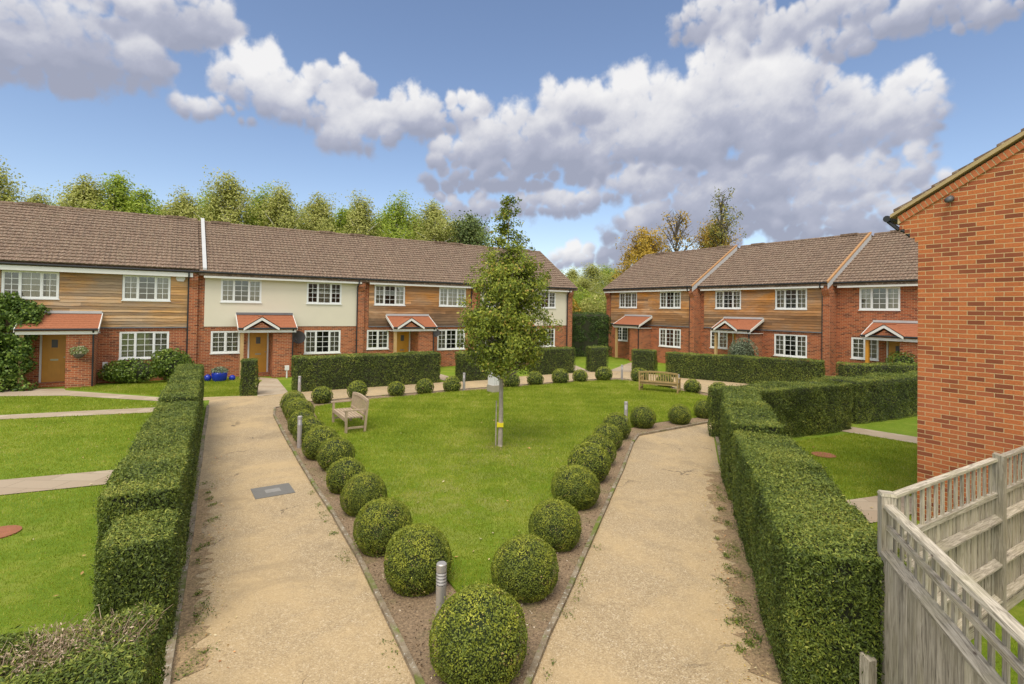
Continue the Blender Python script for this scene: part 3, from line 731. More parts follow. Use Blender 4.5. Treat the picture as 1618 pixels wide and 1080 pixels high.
    for c in (w0+.9, w0+6.6): MB().box(c-.45, c+.45, ridge_y-.13, ridge_y+.13, ridge_z+dz+.03, ridge_z+dz+.15).build('ridge_vent', M['tile1'], ro)
    if flash:   # painted lead strip where this roof meets its neighbour
        x = flash; f = MB(); f.prismx([(-.36, 5.03+dz), (-.36, 5.13+dz), (ridge_y, ridge_z+.17+dz), (ridge_y, ridge_z+.07+dz)], x-.08, x+.08); f.build('roof_flashing', M['lead'], ro)
    if right_verge:
        f = MB(); k = right_verge
        f.prismx([(-.40, 4.70+dz), (-.40, 5.06+dz), (ridge_y, ridge_z+.09+dz), (ridge_y, ridge_z+.02-.40+dz)], x1-.0, x1+.035); f.build('roof_flashing', M['lead'], ro)
        f = MB(); f.prismx([(-.42, 5.0+dz), (-.42, 5.09+dz), (ridge_y, ridge_z+.13+dz), (ridge_y, ridge_z+.04+dz)], x1-.07, x1+.045); f.build('verge_tiles', M['rverge'], ro)
    if right_gable or left_gable:
        f = MB()
        for on, x in ((right_gable, x1+.12), (left_gable, x0-.15)):
            if on: f.prismx([(-.38, 4.9+dz), (-.38, 5.05+dz), (ridge_y, ridge_z+.09+dz), (D+.38, 5.05+dz), (D+.38, 4.9+dz), (ridge_y, ridge_z-.06+dz)], x, x+.03)
        f.build('verge_tiles', M['tile1'], ro)
    # eaves
    fx0, fx1 = (x0+.2 if not left_gable else x0-.05), x1-.24
    if right_gable: fx1 = x1-.35
    fs = MB(); fs.box(fx0, fx1, -.35, -.32, 4.76, 5.0); fs.box(fx0, fx1, -.32, .0, 4.84, 4.86); fs.build('fascia', M['fascia'], H)
    gt = MB(); gt.tube([(x0 if not left_gable else x0-.1, -.40, 5.02), (x1-.02, -.40, 5.02)], [.045, .045], 8); gt.build('gutter', M['black'], H)
    xd = x1-.40 if not right_gable else x1-.55
    MB().tube([(xd, -.40, 5.0), (xd, -.39, 4.80), (xd, -.11, 4.58), (xd, -.10, .0)], [.036]*4, 8).build('downpipe', M['black'], H)
    # brick pilasters at the party walls, corbelled out to the eaves
    pc = [x1-.2+ (0 if not right_gable else -.12)] + ([x0+.18] if left_gable else [])
    for c in pc:
        b = MB(); b.prismx([(-.001, -.3), (-nib*.45, -.3), (-nib*.45, 4.3), (-nib, 4.62), (-nib, 4.97), (-.001, 4.97)], c-.17, c+.17 + (.02 if right_verge else 0))
        b.build('pilaster', M['brick'], H)
    return H

aL = math.atan2(.536, .844); aR = math.atan2(-.844, .536)
oL = (-.536*28.95, .844*28.95, 0)
def oR(n, z=.13): return (.844*n, .536*n, z)
full = [(.02, .98)]; sides = [(.03, .3), (.7, .97)]; part = [(.3, .66)]
H1 = house('terraced_house', (oL, aL), -7.0, .82, -6.75, 'pale', 'far left terraced house with silvered boards, plain red porch roof and climber by its door', porch='lean', curt=(part+[(.75, .97)], sides, None, full), seed=1, flash=1.05, dz=.09)
H2 = house('terraced_house', (oL, aL), .82, 8.7, 1.0, 'render', 'terraced house with cream rendered upper floor, gabled porch and satellite dish', curt=(sides, part, full, sides), seed=2)
H3 = house('terraced_house', (oL, aL), 8.7, 15.75, 8.52, 'dark', 'terraced house with dark stained boards between the two cream rendered houses', curt=(sides, full, sides, sides), seed=3)
H4 = house('terraced_house', (oL, aL), 15.75, 23.42, 15.45, 'render', 'cream rendered end house of the left terrace, mostly behind the small tree', curt=(None, sides, full, None), right_gable=True, seed=4)
R1 = house('terraced_house', (oR(28.1), aR), -30.42, -22.2, -29.85, 'mid', 'end house of the right terrace with orange boards and plain lean-to porch', porch='lean', left_gable=True, curt=(full, sides, None, sides), seed=5, right_verge=1)
R2 = house('terraced_house', (oR(28.6), aR), -22.2, -14.15, -21.85, 'mid', 'orange boarded middle house of the right terrace with gabled porch and grey shrub before it', curt=(sides, sides, full, sides), seed=7, right_verge=1)
R3 = house('terraced_house', (oR(29.1), aR), -14.15, -6.3, -13.8, 'brick', 'all-brick terraced house of the right terrace, partly hidden by the near gable', curt=(sides, None, full, None), seed=9, timber='orangepost')
# copies of fixtures on the fronts (local coordinates of a terrace)
def fixture(T, x, y, z): 
    (ox, oy, oz), a = T; return (ox+x*math.cos(a)-y*math.sin(a), oy+x*math.sin(a)+y*math.cos(a), oz+z)
TL = (oL, aL)
al = MB(); al.prism([(-.12, -.13), (.12, -.13), (.19, .0), (.13, .14), (-.13, .14), (-.19, .0)], -.08, 0); o = al.build('alarm_box', M['white_paint']); o.location = fixture(TL, .1, -.06, 4.68); o.rotation_euler = (0, 0, aL); tag(o, 'cream alarm box high on the silvered boards near the downpipe', 'alarm box')
def dish(x, y, z, r, lab):
    t = empty('satellite_dish', fixture(TL, x, y, z), aL-.5, label=lab, cat='satellite dish')
    b = MB(); prof = [(0, 0), (.35, -.02), (.7, -.07), (1, -.14)]
    n = 20; b.cur = .5
    for j in range(3):
        for k in range(n):
            a0, a1 = 2*math.pi*k/n, 2*math.pi*(k+1)/n
            q = [(r*prof[j][0]*math.cos(a0), r*prof[j][1], r*.9*prof[j][0]*math.sin(a0)), (r*prof[j][0]*math.cos(a1), r*prof[j][1], r*.9*prof[j][0]*math.sin(a1)), (r*prof[j+1][0]*math.cos(a1), r*prof[j+1][1], r*.9*prof[j+1][0]*math.sin(a1)), (r*prof[j+1][0]*math.cos(a0), r*prof[j+1][1], r*.9*prof[j+1][0]*math.sin(a0))]
            b.quad(*q)
    b.build('reflector', M['dark'], t)
    MB().tube([(0, 0, -r*.8), (0, -r*1.1, -r*.3)], [.014, .012], 6).tube([(0, -r*1.05, -r*.35), (0, -r*1.25, -r*.2)], [.03, .035], 8).build('arm', M['dark'], t)
    MB().tube([(0, 0, 0), (0, .22, -.03), (0, .3, -.2)], [.02, .02, .02], 6).build('bracket', M['dark'], t)
dish(5.28, -.32, 1.9, .36, 'dark grey satellite dish beside the gabled porch of the cream rendered house')
dish(12.88, -.28, 2.05, .27, 'small dark dish beside the porch of the dark boarded house')
t = empty('hanging_basket', fixture(TL, -3.35, -1.35, 1.42), aL, label='hanging basket of pale flowers on the brick porch wall at far left', cat='hanging basket')
MB().tube([(0, 0, -.2), (0, 0, -.12), (0, 0, -.02)], [.06, .16, .2], 14).build('basket', M['darkbark'], t)
MB().tube([(0, .19, .55), (0, .0, .55), (0, 0, .3)], [.012]*3, 6).build('bracket', M['black'], t)
rg = np.random.default_rng(3); P = rg.normal(0, 1, (900, 3)); P /= np.linalg.norm(P, axis=1, keepdims=True); Pn = P.copy(); P = P*np.array([.32, .26, .2])*rg.uniform(.7, 1.05, (900, 1))+np.array([0, 0, .1])
leaves('flowers', P, Pn, .06, leaf_mat('basket flowers', [(0, (.07, .14, .03)), (.5, (.22, .30, .08)), (.8, (.6, .55, .35)), (1, (.75, .7, .6))], patch=4), t, rng=rg)
o = MB().box(-.09, .09, -.09, 0, 0, .62).build('meter_box', M['white_paint']); o.location = fixture(TL, -2.6, -.01, .3); o.rotation_euler = (0, 0, aL); tag(o, 'slim white meter cover on the brick wall right of the far left porch', 'meter box')
t = empty('downpipe_stub', fixture(TL, 4.55, -1.5, 0), aL, label='white grey plastic gas pipe stub at the foot of the rendered house porch', cat='pipe')
MB().box(-.09, .09, -.07, .07, .38, .6).build('cap', M['white_paint'], t); MB().tube([(0, 0, 0), (0, 0, .4)], [.035, .035], 8).build('pipe', M['white_paint'], t)
# blue pots and balls by the rendered house
t = empty('plant_pot', (-13.3, 24.1, 0), label='square-shouldered blue glazed pot holding a grey-green plant under the window', cat='plant pot')
b = MB(); b.lathe([(.22, 0), (.3, .1), (.33, .35), (.31, .44), (.29, .44), (.27, .36)], 20); b.build('pot', M['blue'], t, smooth=True)
P = rg.normal(0, 1, (900, 3)); P /= np.linalg.norm(P, axis=1, keepdims=True); P[:, 2] = abs(P[:, 2]); Pn = P.copy(); P = P*np.array([.36, .36, .26])*rg.uniform(.5, 1.05, (900, 1))+np.array([0, 0, .42])
leaves('plant', P, Pn, .08, M['sage'], t, rng=rg)
def sphere_mb(r, n=16, flat=1):
    return MB().tube([(0, 0, r-r*flat*math.cos(math.pi*k/n)) for k in range(n+1)], [max(.001, r*math.sin(math.pi*k/n)) for k in range(n+1)], 20, False)
o = sphere_mb(.16).build('garden_ball', M['blue'], smooth=True); o.location = (-13.78, 24.0, 0); tag(o, 'shiny blue glazed ball on the grass left of the blue pot', 'garden ball', 'blue balls by the pot')
o2 = o.copy(); COL.objects.link(o2); o2.location = (-12.85, 24.35, 0); o2.scale = (.85,)*3; o2['label'] = 'smaller blue glazed ball on the grass right of the blue pot'

# ------------------------------------------------------------------ near brick house on the right
NH = empty('brick_house', (7.0, 9.08, 0), aR, label='near brick house gable filling the right edge of the view', cat='house')
W_, Dp = 8.6, 9.0
b = MB(); b.cur = .5; sl = .573
zc = 4.78
apx = W_/2; apz = 5.39+ sl*apx-.1
b.quad((0, 0, -.2), (W_, 0, -.2), (W_, 0, zc), (W_+.3, 0, 5.05), (W_+.3, 0, 5.2), (apx, 0, apz), (-.28, 0, 5.2), (-.28, 0, 5.03), (-.2, 0, 5.03), (-.2, 0, 4.94), (-.12, 0, 4.94), (-.12, 0, 4.86), (-.05, 0, 4.86), (-.05, 0, zc), (0, 0, zc))
for (a, c) in (((0, -.2), (0, zc)), ((-.05, zc), (-.05, 4.86)), ((-.12, 4.86), (-.12, 4.94)), ((-.2, 4.94), (-.2, 5.03)), ((-.28, 5.03), (-.28, 5.2))):
    d_ = Dp if a[0] == 0 else .22
    b.quad((a[0], 0, a[1]), (c[0], 0, c[1]), (c[0], d_, c[1]), (a[0], d_, a[1]))
for z, xa, xb in ((zc, -.05, 0), (4.86, -.12, -.05), (4.94, -.2, -.12), (5.03, -.28, -.2)):
    b.quad((xa, 0, z), (xa, .22, z), (xb, .22, z), (xb, 0, z))
b.quad((W_, 0, -.2), (W_, Dp, -.2), (W_, Dp, zc), (W_, 0, zc)); b.quad((W_, Dp, -.2), (0, Dp, -.2), (0, Dp, zc), (W_, Dp, zc))
b.build('wall', M['brick_near'], NH)
# raking brick-on-edge course under the verge
s = MB()
for sg, xs_, zs_ in ((1, -.27, 5.14),):
    L = math.hypot(apx+.27, (apx+.27)*sl); n = int(L/.078); ux, uz = 1/math.hypot(1, sl), sl/math.hypot(1, sl)
    for k in range(n):
        a = .03+k*.078; p0 = (xs_+ux*a, zs_+uz*a); p1 = (xs_+ux*(a+.060), zs_+uz*(a+.060))
        s.prism([(p0[0], p0[1]-.0), (p1[0], p1[1]-.0), (p1[0]-uz*.115, p1[1]+ux*.115), (p0[0]-uz*.115, p0[1]+ux*.115)], -.028, .02)
s.build('verge_bricks', plain('verge brick', (.47, .14, .05), .9, var=.3, nscale=9, bumpy=.3), NH)
s = MB(); s.prism([(-.3, 5.12), (apx, 5.12+sl*(apx+.3)), (apx, 5.25+sl*(apx+.3)), (-.3, 5.25)], -.02, .02); s.build('mortar_band', plain('pale mortar', (.55, .42, .23), .9), NH)
# roof with mortar-bedded verge
r = MB(); r.prism([(-.40, 5.245), (apx, 5.245+sl*(apx+.40)), (apx, 5.33+sl*(apx+.40)), (-.40, 5.30)], -.07, Dp)
r.prism([(apx, 5.245+sl*(apx+.4)), (W_+.4, 5.245), (W_+.4, 5.33), (apx, 5.33+sl*(apx+.4))], -.07, Dp)
rf = r.build('roof', M['vergetile'], NH)
r = MB()
k = 0
while k < 17:
    x = -.36+k*.28; z = 5.325+sl*(x+.4)
    r.prism([(x, z+.0), (x+.33, z+sl*.33-.02), (x+.33, z+sl*.33+.005), (x, z+.045)], -.04, Dp); k += 1
r.build('roof_tiles', M['tile1'], rf)
g = MB()
for yy in (-.03,): g.tube([(-.47, yy, 5.24), (-.47, Dp, 5.24)], [.06, .06], 10)
g.build('gutter', M['black'], NH)
MB().tube([(-.26, .04, 5.02), (-.2, .04, 4.99), (-.12, .04, 4.9)], [.04]*3, 8).tube([(-.47, .04, 5.2), (-.3, .04, 5.03)], [.035]*2, 8).build('gutter_bracket', M['black'], NH)
o = MB().tube([(0, 0, 0), (0, -.05, .01), (0, -.12, -.02), (-.03, -.16, -.04)], [.035, .05, .055, .035], 12).build('security_light', M['dark'], smooth=True)
o.location = (7.0+.536*.47, 9.08-.844*.47, 5.44); o.rotation_euler = (0, 0, aR); tag(o, 'small black security sensor under the verge of the near brick gable', 'sensor')

# ------------------------------------------------------------------ fence
def fence_run(name, p0, d, bays, bay, side, label):
    """d unit dir. side: +1 rails on the left of d (the side the viewer sees)"""
    d = Vector((*d, 0)).normalized(); nn = Vector((-d.y, d.x, 0))*side; rz = math.atan2(d.y, d.x)
    T = empty(name, (*p0, 0), rz, label=label, cat='fence', group='weathered garden fences')
    return T
# far run: back face seen
FF = empty('fence', (3.37, 4.72, 0), math.atan2(1.41, 2.31), label='weathered trellis-topped fence run whose rails face the viewer, in front of the gable', cat='fence', group='weathered garden fences')
bay = 2.706; nb = 3
for i in range(nb):
    pk = MB(); bd = MB()
    x0 = i*bay+.05; x1 = (i+1)*bay-.05
    n = int((x1-x0)/.155)
    for k in range(n):
        x = x0+.03+(x1-x0-.06)*(k+.5)/n; j = random.uniform(-.01, .01)
        pk.box(x-.03+j, x+.03+j, .028, .046, 1.42, 1.84)
    n = int((x1-x0)/.095)
    for k in range(n):
        xa = x0+(x1-x0)*k/n; w = (x1-x0)/n; j = random.uniform(-.004, .004)
        bd.hexa([(xa+.002, .028+j, .08), (xa+w+.004, .036+j, .08), (xa+w+.004, .044+j, .08), (xa+.002, .05+j, .08), (xa+.002, .028+j, 1.42), (xa+w+.004, .036+j, 1.42), (xa+w+.004, .044+j, 1.42), (xa+.002, .05+j, 1.42)])
    bd.build('boards', M['fence'], FF); pk.build('trellis_pickets', M['fence'], FF)
for i in range(nb):
    x0 = i*bay+.05; x1 = (i+1)*bay-.05
    MB().box(x0, x1, .0, .07, 1.835, 1.865).build('top_rail', M['fence'], FF, swap=True)
    MB().box(x0, x1, .0, .05, 1.425, 1.475).build('trellis_rail', M['fence'], FF, swap=True)
    for z in (1.17, .66, .25):
        MB().prismx([(.028, z-.055), (-.045, z-.01), (-.045, z+.01), (.028, z+.055)], x0, x1).build('arris_rail', M['fence'], FF, swap=True)
    MB().box(x0, x1, .02, .05, 0, .12).build('gravel_board', M['fence'], FF, swap=True)
for i in range(1, nb+1):
    MB().hexa([(i*bay-.05, -.05, 0), (i*bay+.05, -.05, 0), (i*bay+.05, .05, 0), (i*bay-.05, .05, 0), (i*bay-.05, -.05, 1.9), (i*bay+.05, -.05, 1.9), (i*bay+.05, .05, 1.92), (i*bay-.05, .05, 1.92)]).build('post', M['fence'], FF)
# near run: towards the viewer
NF = empty('fence', (3.37, 4.72, 0), math.atan2(-.948, -.317), label='nearest weathered fence run, boards facing the hedge, crossing the bottom right corner', cat='fence', group='weathered garden fences')
# local +x runs towards the viewer; local -y... left of travel is the garden side (+y)
MB().box(-.055, .055, -.055, .055, 0, 1.90).build('post', M['fence'], NF)
MB().hexa([(-.06, -.06, 1.90), (.06, -.06, 1.90), (.06, .06, 1.90), (-.06, .06, 1.90), (-.05, -.05, 1.925), (.05, -.05, 1.925), (.05, .05, 1.925), (-.05, .05, 1.925)]).build('post_cap', M['fence'], NF)
Ln = 3.0
bd = MB(); n = int(Ln/.1)
for k in range(n):
    xa = .055+(Ln-.055)*k/n; w = (Ln-.055)/n; j = random.uniform(-.004, .004)
    j = random.uniform(-.007, .007); g_ = random.uniform(.002, .006)
    bd.hexa([(xa, -.054+j, .02), (xa+w-g_, -.040+j, .02), (xa+w-g_, -.026, .02), (xa, -.026, .02), (xa, -.054+j, 1.40), (xa+w-g_, -.040+j, 1.40), (xa+w-g_, -.026, 1.40), (xa, -.026, 1.40)])
bd.build('boards', M['fence'], NF)
pk = MB(); n = int(Ln/.155)
for k in range(n):
    x = .12+(Ln-.1)*k/n; pk.box(x-.025, x+.025, .018, .034, 1.34, 1.83)
pk.build('trellis_pickets', M['fence'], NF)
MB().hexa([(.05, -.045, 1.80), (Ln, -.045, 1.80), (Ln, .04, 1.80), (.05, .04, 1.80), (.05, -.035, 1.83), (Ln, -.035, 1.83), (Ln, .03, 1.84), (.05, .03, 1.84)]).build('top_rail', M['fence'], NF, swap=True)
MB().box(.05, Ln, -.02, .018, 1.61, 1.65).build('trellis_rail', M['fence'], NF, swap=True)
MB().hexa([(.05, -.062, 1.39), (Ln, -.062, 1.39), (Ln, .02, 1.40), (.05, .02, 1.40), (.05, -.062, 1.412), (Ln, -.062, 1.412), (Ln, .02, 1.445), (.05, .02, 1.445)]).build('capping_rail', M['fence'], NF, swap=True)
for z in (1.1, .45): MB().prismx([(-.03, z-.05), (.04, z-.01), (.04, z+.01), (-.03, z+.05)], .05, Ln).build('arris_rail', M['fence'], NF, swap=True)
MB().box(Ln, Ln+.1, -.05, .05, 0, 1.9).build('post', M['fence'], NF)
o = MB().hexa([(-.045, -.045, 0), (.045, -.045, 0), (.045, .045, 0), (-.045, .045, 0), (-.045, -.045, .5), (.045, -.045, .5), (.045, .045, .53), (-.045, .045, .53)]).build('marker_post', M['fence'])
o.location = (3.17, 4.66, 0); o.rotation_euler = (0, 0, .3); tag(o, 'short stub post beside the fence corner post at the foot of the hedge', 'post')

# ------------------------------------------------------------------ hedges
def hedge(A, B, w, h, dens, size, label, seed, side=1, taper=.0, mat='yew', name='hedge', rnd=.09, group='clipped yew hedges', amp=.035, cat='hedge', h2=None, aspect=.32):
    """runs from A to B (bottom edge of one face), body lies to the left of travel if side=1"""
    A, B = Vector((*A, 0)), Vector((*B, 0)); L = (B-A).length; d = (B-A)/L; nn = Vector((-d.y, d.x, 0))*side
    T = empty(name, tuple(A+d*(L/2)+nn*(w/2)), math.atan2(d.y, d.x), label=label, cat=cat, group=group)
    rng = np.random.default_rng(seed); hh = lambda x: h + ((h2-h)*(x/L+.5) if h2 else 0)
    # sample surface
    areas = np.array([L*w, L*h, L*h, w*h, w*h]); n = int(areas.sum()*dens)
    f = rng.choice(5, n, p=areas/areas.sum()); u = rng.uniform(-.5, .5, n); v = rng.uniform(0, 1, n)
    P = np.zeros((n, 3)); Nn = np.zeros((n, 3))
    m = f == 0; P[m] = np.stack([u[m]*L, (v[m]-.5)*w, np.full(m.sum(), h)], 1); Nn[m] = (0, 0, 1)
    for k, s in ((1, -1), (2, 1)):
        m = f == k; P[m] = np.stack([u[m]*L, np.full(m.sum(), s*w/2), v[m]*h], 1); Nn[m] = (0, s, 0)
    for k, s in ((3, -1), (4, 1)):
        m = f == k; P[m] = np.stack([np.full(m.sum(), s*L/2), u[m]*w, v[m]*h], 1); Nn[m] = (s, 0, 0)
    lo = np.array([-L/2+rnd, -w/2+rnd, -1]); hi = np.array([L/2-rnd, w/2-rnd, h-rnd])
    Q = np.clip(P, lo, hi); dv = P-Q; l = np.linalg.norm(dv, axis=1, keepdims=True); Nn = np.where(l > 1e-5, dv/np.maximum(l, 1e-5), Nn)
    P = Q+Nn*rnd
    bulge = wob(P, seed, 1.1)*amp*1.3 + wob(P, seed+5, 3.7)*amp*.7
    dep = rng.exponential(.018, n); out = rng.random(n) < .04
    dep = np.where(out, -rng.uniform(.0, .05, n), dep)
    P = P + Nn*(bulge-dep)[:, None]
    # gaps: thin spots on the sides
    gap = wob(P*np.array([1, 1, 1.4]), seed+9, 4.3)
    keep = ~((gap > .55) & (rng.random(n) < .55) & (Nn[:, 2] < .5))
    if h2: P[:, 2] *= np.array([hh(x)/h for x in P[:, 0]])
    P, Nn, dep, bulge = P[keep], Nn[keep], dep[keep], bulge[keep]
    n = len(P)
    # leaves on the clipped tops are lighter
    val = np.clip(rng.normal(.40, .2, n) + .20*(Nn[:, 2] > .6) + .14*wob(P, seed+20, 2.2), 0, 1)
    val = np.where(rng.random(n) < .006, 1, val)
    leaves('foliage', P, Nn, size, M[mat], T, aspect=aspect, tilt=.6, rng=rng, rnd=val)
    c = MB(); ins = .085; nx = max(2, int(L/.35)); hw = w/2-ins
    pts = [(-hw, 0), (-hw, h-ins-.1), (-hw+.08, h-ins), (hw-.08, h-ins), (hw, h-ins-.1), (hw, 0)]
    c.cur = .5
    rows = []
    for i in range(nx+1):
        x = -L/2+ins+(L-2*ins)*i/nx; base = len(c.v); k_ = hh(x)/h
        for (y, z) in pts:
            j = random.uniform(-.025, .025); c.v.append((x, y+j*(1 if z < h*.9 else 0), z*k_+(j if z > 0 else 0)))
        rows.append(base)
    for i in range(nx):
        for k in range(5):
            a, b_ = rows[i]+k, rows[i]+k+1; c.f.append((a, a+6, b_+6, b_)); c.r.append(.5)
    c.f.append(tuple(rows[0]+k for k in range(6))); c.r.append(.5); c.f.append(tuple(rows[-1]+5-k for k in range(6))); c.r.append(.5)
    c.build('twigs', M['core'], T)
    return T
# right side
hedge((2.56, 4.86), (4.10, 9.72), 1.0, 1.37, 9500, .036, 'big near yew hedge along the right gravel path beside the wooden fence', 11, -1)
hedge((4.08, 9.85), (4.88, 12.2), .95, 1.50, 5000, .042, 'second yew hedge block of the right path, just beyond the big near hedge', 12, -1)
hedge((4.72, 11.6), (5.62, 14.1), .85, 1.56, 4200, .044, 'lighter yew hedge block at the far end of the right path hedge row', 13, -1)
hedge((6.1, 13.95), (10.5, 16.15), 1.15, 1.42, 3400, .048, 'wide yew hedge running right from the end of the gravel path hedge row', 14, 1, amp=.06)
hedge((11.1, 16.9), (16.5, 19.6), 1.2, 1.38, 2300, .052, 'yew hedge reaching the near gable beyond the slab path gap', 15, 1, amp=.06)
hedge((14.2, 22.4), (18.2, 22.4), .7, 1.42, 900, .07, 'thin yew hedge in front of the all-brick house', 16, 1)
hedge((8.35, 28.55), (14.4, 24.3), .8, 1.3, 1300, .07, 'long yew hedge in front of the middle house of the right terrace', 17, 1, h2=1.36)
hedge((6.85, 30.1), (8.05, 29.55), .8, 1.32, 1000, .07, 'square yew block in front of the end house, right of its slab path', 18, 1)
hedge((4.52, 30.1), (5.6, 30.35), .8, 1.42, 1000, .07, 'square yew block between the two terraces, left of the slab path', 19, 1)
hedge((1.3, 28.15), (3.65, 29.65), .8, 1.42, 1000, .07, 'yew hedge in front of the end rendered house, right of the small tree', 20, 1)
hedge((-2.35, 25.2), (-.3, 26.55), .8, 1.4, 1100, .07, 'yew hedge piece partly behind the crown of the small tree', 21, 1)
hedge((-8.7, 21.3), (-3.25, 24.85), .8, 1.42, 1400, .065, 'long yew hedge in front of the rendered and dark boarded houses', 22, 1)
hedge((-10.38, 20.2), (-9.82, 20.45), .75, 1.4, 1300, .065, 'slim upright yew block beside the slab path to the rendered house', 23, 1)
# left side
hedge((-3.42, 5.45), (-3.83, 6.2), .62, 1.13, 9500, .036, 'low near block of the left yew hedge, stepped down beside the lawn', 31, 1)
hedge((-3.86, 6.25), (-6.95, 11.85), .80, 1.38, 8000, .037, 'long yew hedge between the left gravel path and the left lawns', 32, 1)
hedge((-7.05, 11.95), (-10.6, 18.2), .76, 1.46, 4200, .044, 'far higher block of the left yew hedge near the slab paths', 33, 1)
BL = hedge((-1.95, 2.7), (-2.86, 4.36), 1.75, 1.0, 9500, .038, 'bottom left yew hedge with a tuft of dry twigs on top', 34, 1, amp=.07)
# dry twigs
dt = MB(); rr = random.Random(5)
for k in range(800):
    x = rr.gauss(.72, .13); y = rr.gauss(-.38, .30); z = .93
    if not (.35 < x < .98 and -.86 < y < .5): continue
    a = rr.uniform(0, 6.28); l = rr.uniform(.08, .22); t_ = rr.uniform(.2, .9)
    p1 = (x+math.cos(a)*l*t_, y+math.sin(a)*l*t_, z+l*rr.uniform(.3, .95)); mid = ((x+p1[0])/2+rr.uniform(-.02, .02), (y+p1[1])/2, (z+p1[2])/2+.02)
    dt.tube([(x, y, z-.05), mid, p1], [.003, .0022, .0012], 4, False)
dt.build('dry_twigs', M['dry'], BL, kind='stuff')
rng = np.random.default_rng(91); k = 2200; P = np.stack([rng.normal(.70, .14, k), rng.normal(-.38, .27, k), .95+abs(rng.normal(0, .06, k))], 1); P = P[(P[:, 0] < .97) & (P[:, 0] > .3) & (abs(P[:, 1]) < .86)]
leaves('dry_leaves', P, np.tile([[0, 0, 1.]], (len(P), 1)), .028, M['dry'], BL, aspect=.35, tilt=.9, rng=rng, kind='stuff')
# tall conifer hedge between the terraces
hedge((3.2, 39.6), (9.0, 40.6), 1.5, 3.3, 420, .13, 'tall dark conifer hedge closing the gap between the terraces', 41, 1, mat='tall', amp=.14, group=None, rnd=.3)

# ------------------------------------------------------------------ box balls
def ball_variants(n, dens, size, seed, nv=3):
    out = []
    for v in range(nv):
        rng = np.random.default_rng(seed+v); k = int(n)
        P = rng.normal(0, 1, (k, 3)); P /= np.linalg.norm(P, axis=1, keepdims=True)
        P = P[P[:, 2] > -.86]; Nn = P.copy(); k = len(P)
        fresh = wob(P, v*3+seed, 3.3)+wob(P, v+seed, 9)*.5
        r = 1 + wob(P, v+seed, 1.4)*.04 + wob(P, v+9, 4.2)*.022 - rng.exponential(.022, k)
        r = np.where(rng.random(k) < .035, 1+rng.uniform(.02, .07, k), r); r = r*(1+.05*wob(P, v*2+seed+3, .9))
        Q = P*r[:, None]; Q[:, 2] = np.where(Q[:, 2] > 0, Q[:, 2]*1.0, Q[:, 2]*.92)
        val = np.clip(rng.normal(.34, .17, k) + .30*np.clip(P[:, 2], 0, 1) + .22*(fresh > .25), 0, 1)  # tops lighter: fresh growth, plus light from above put into the leaf colour
        thin = wob(P, v*7+seed, 2.7); kp = ~((thin > .62) & (rng.random(k) < .6)); val = np.where((thin > .5) & (rng.random(k) < .12), 1.3, val)
        out.append((Q[kp], Nn[kp], val[kp], rng, size))
    return out
def make_ball(var, label):
    Q, Nn, val, rng, size = var
    T = empty('box_ball', label=label, cat='topiary ball', group='clipped box balls round the lawn')
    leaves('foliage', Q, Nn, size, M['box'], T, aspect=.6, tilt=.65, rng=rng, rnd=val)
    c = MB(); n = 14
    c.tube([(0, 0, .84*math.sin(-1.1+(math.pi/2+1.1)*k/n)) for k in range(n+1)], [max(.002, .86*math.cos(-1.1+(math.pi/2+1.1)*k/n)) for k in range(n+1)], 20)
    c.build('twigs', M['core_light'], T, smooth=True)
    return T
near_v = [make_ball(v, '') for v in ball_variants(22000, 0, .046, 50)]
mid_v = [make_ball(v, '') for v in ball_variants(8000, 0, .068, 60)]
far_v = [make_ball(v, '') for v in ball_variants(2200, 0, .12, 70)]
used = set()
ordn = ['', 'second', 'third', 'fourth', 'fifth', 'sixth', 'seventh', 'eighth', 'ninth', 'tenth', 'eleventh', 'twelfth', 'thirteenth', 'fourteenth']
left = [(-0.27, 5.11, .45), (-1.13, 6.65, .41), (-1.81, 7.66, .40), (-2.47, 9.02, .37), (-3.09, 10.02, .36), (-3.72, 11.36, .39), (-4.34, 12.16, .41), (-5.04, 13.35, .39), (-5.68, 14.43, .36), (-6.32, 15.86, .40), (-6.77, 16.6, .36), (-7.2, 17.5, .38)]
far = [(-6.78, 19.01, .36), (-5.87, 20.25, .37), (-4.51, 20.84, .33), (-3.49, 21.42, .36), (-2.44, 22.02, .37), (0.01, 23.51, .40), (1.13, 24.29, .38), (2.34, 24.95, .41), (3.36, 25.56, .36), (4.61, 26.2, .43)]
farr = [(6.32, 25.94, .42), (7.07, 24.24, .38), (7.82, 22.7, .35), (8.62, 21.9, .36)]
right = [(.21, 6.55, .40), (.7, 7.85, .38), (1.19, 9.46, .42), (1.64, 10.88, .43), (2.01, 12.01, .39), (2.46, 13.3, .37), (2.91, 14.5, .39), (3.99, 15.9, .38), (5.29, 16.5, .34), (6.44, 17.5, .34)]
def put(lst, pool, fmt, first, last, flat=1.0):
    for i, (x, y, r) in enumerate(lst):
        vs = pool(y); v = vs[i % len(vs)]
        if v.name in used: T = copy_tree(v)
        else: T = v; used.add(v.name)
        T.location = (x, y, r*.79); sz = r*1.03
        rr2 = random.Random(int(x*100)+i); T.scale = (sz, sz, sz*rr2.uniform(.93, 1.04)); T.rotation_euler = (0, 0, rr2.uniform(0, 6.28))
        T['label'] = first if i == 0 else last if i == len(lst)-1 else fmt % ordn[i]
pool = lambda y: near_v if y < 9.7 else mid_v if y < 18 else far_v
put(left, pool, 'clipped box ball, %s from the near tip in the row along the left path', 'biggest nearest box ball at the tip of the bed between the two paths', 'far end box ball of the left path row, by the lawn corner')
put(right, pool, 'clipped box ball, %s from the near tip in the row along the right path', 'box ball opening the right path row, just behind the nearest big ball', 'last box ball of the right path row, against the hedge end')
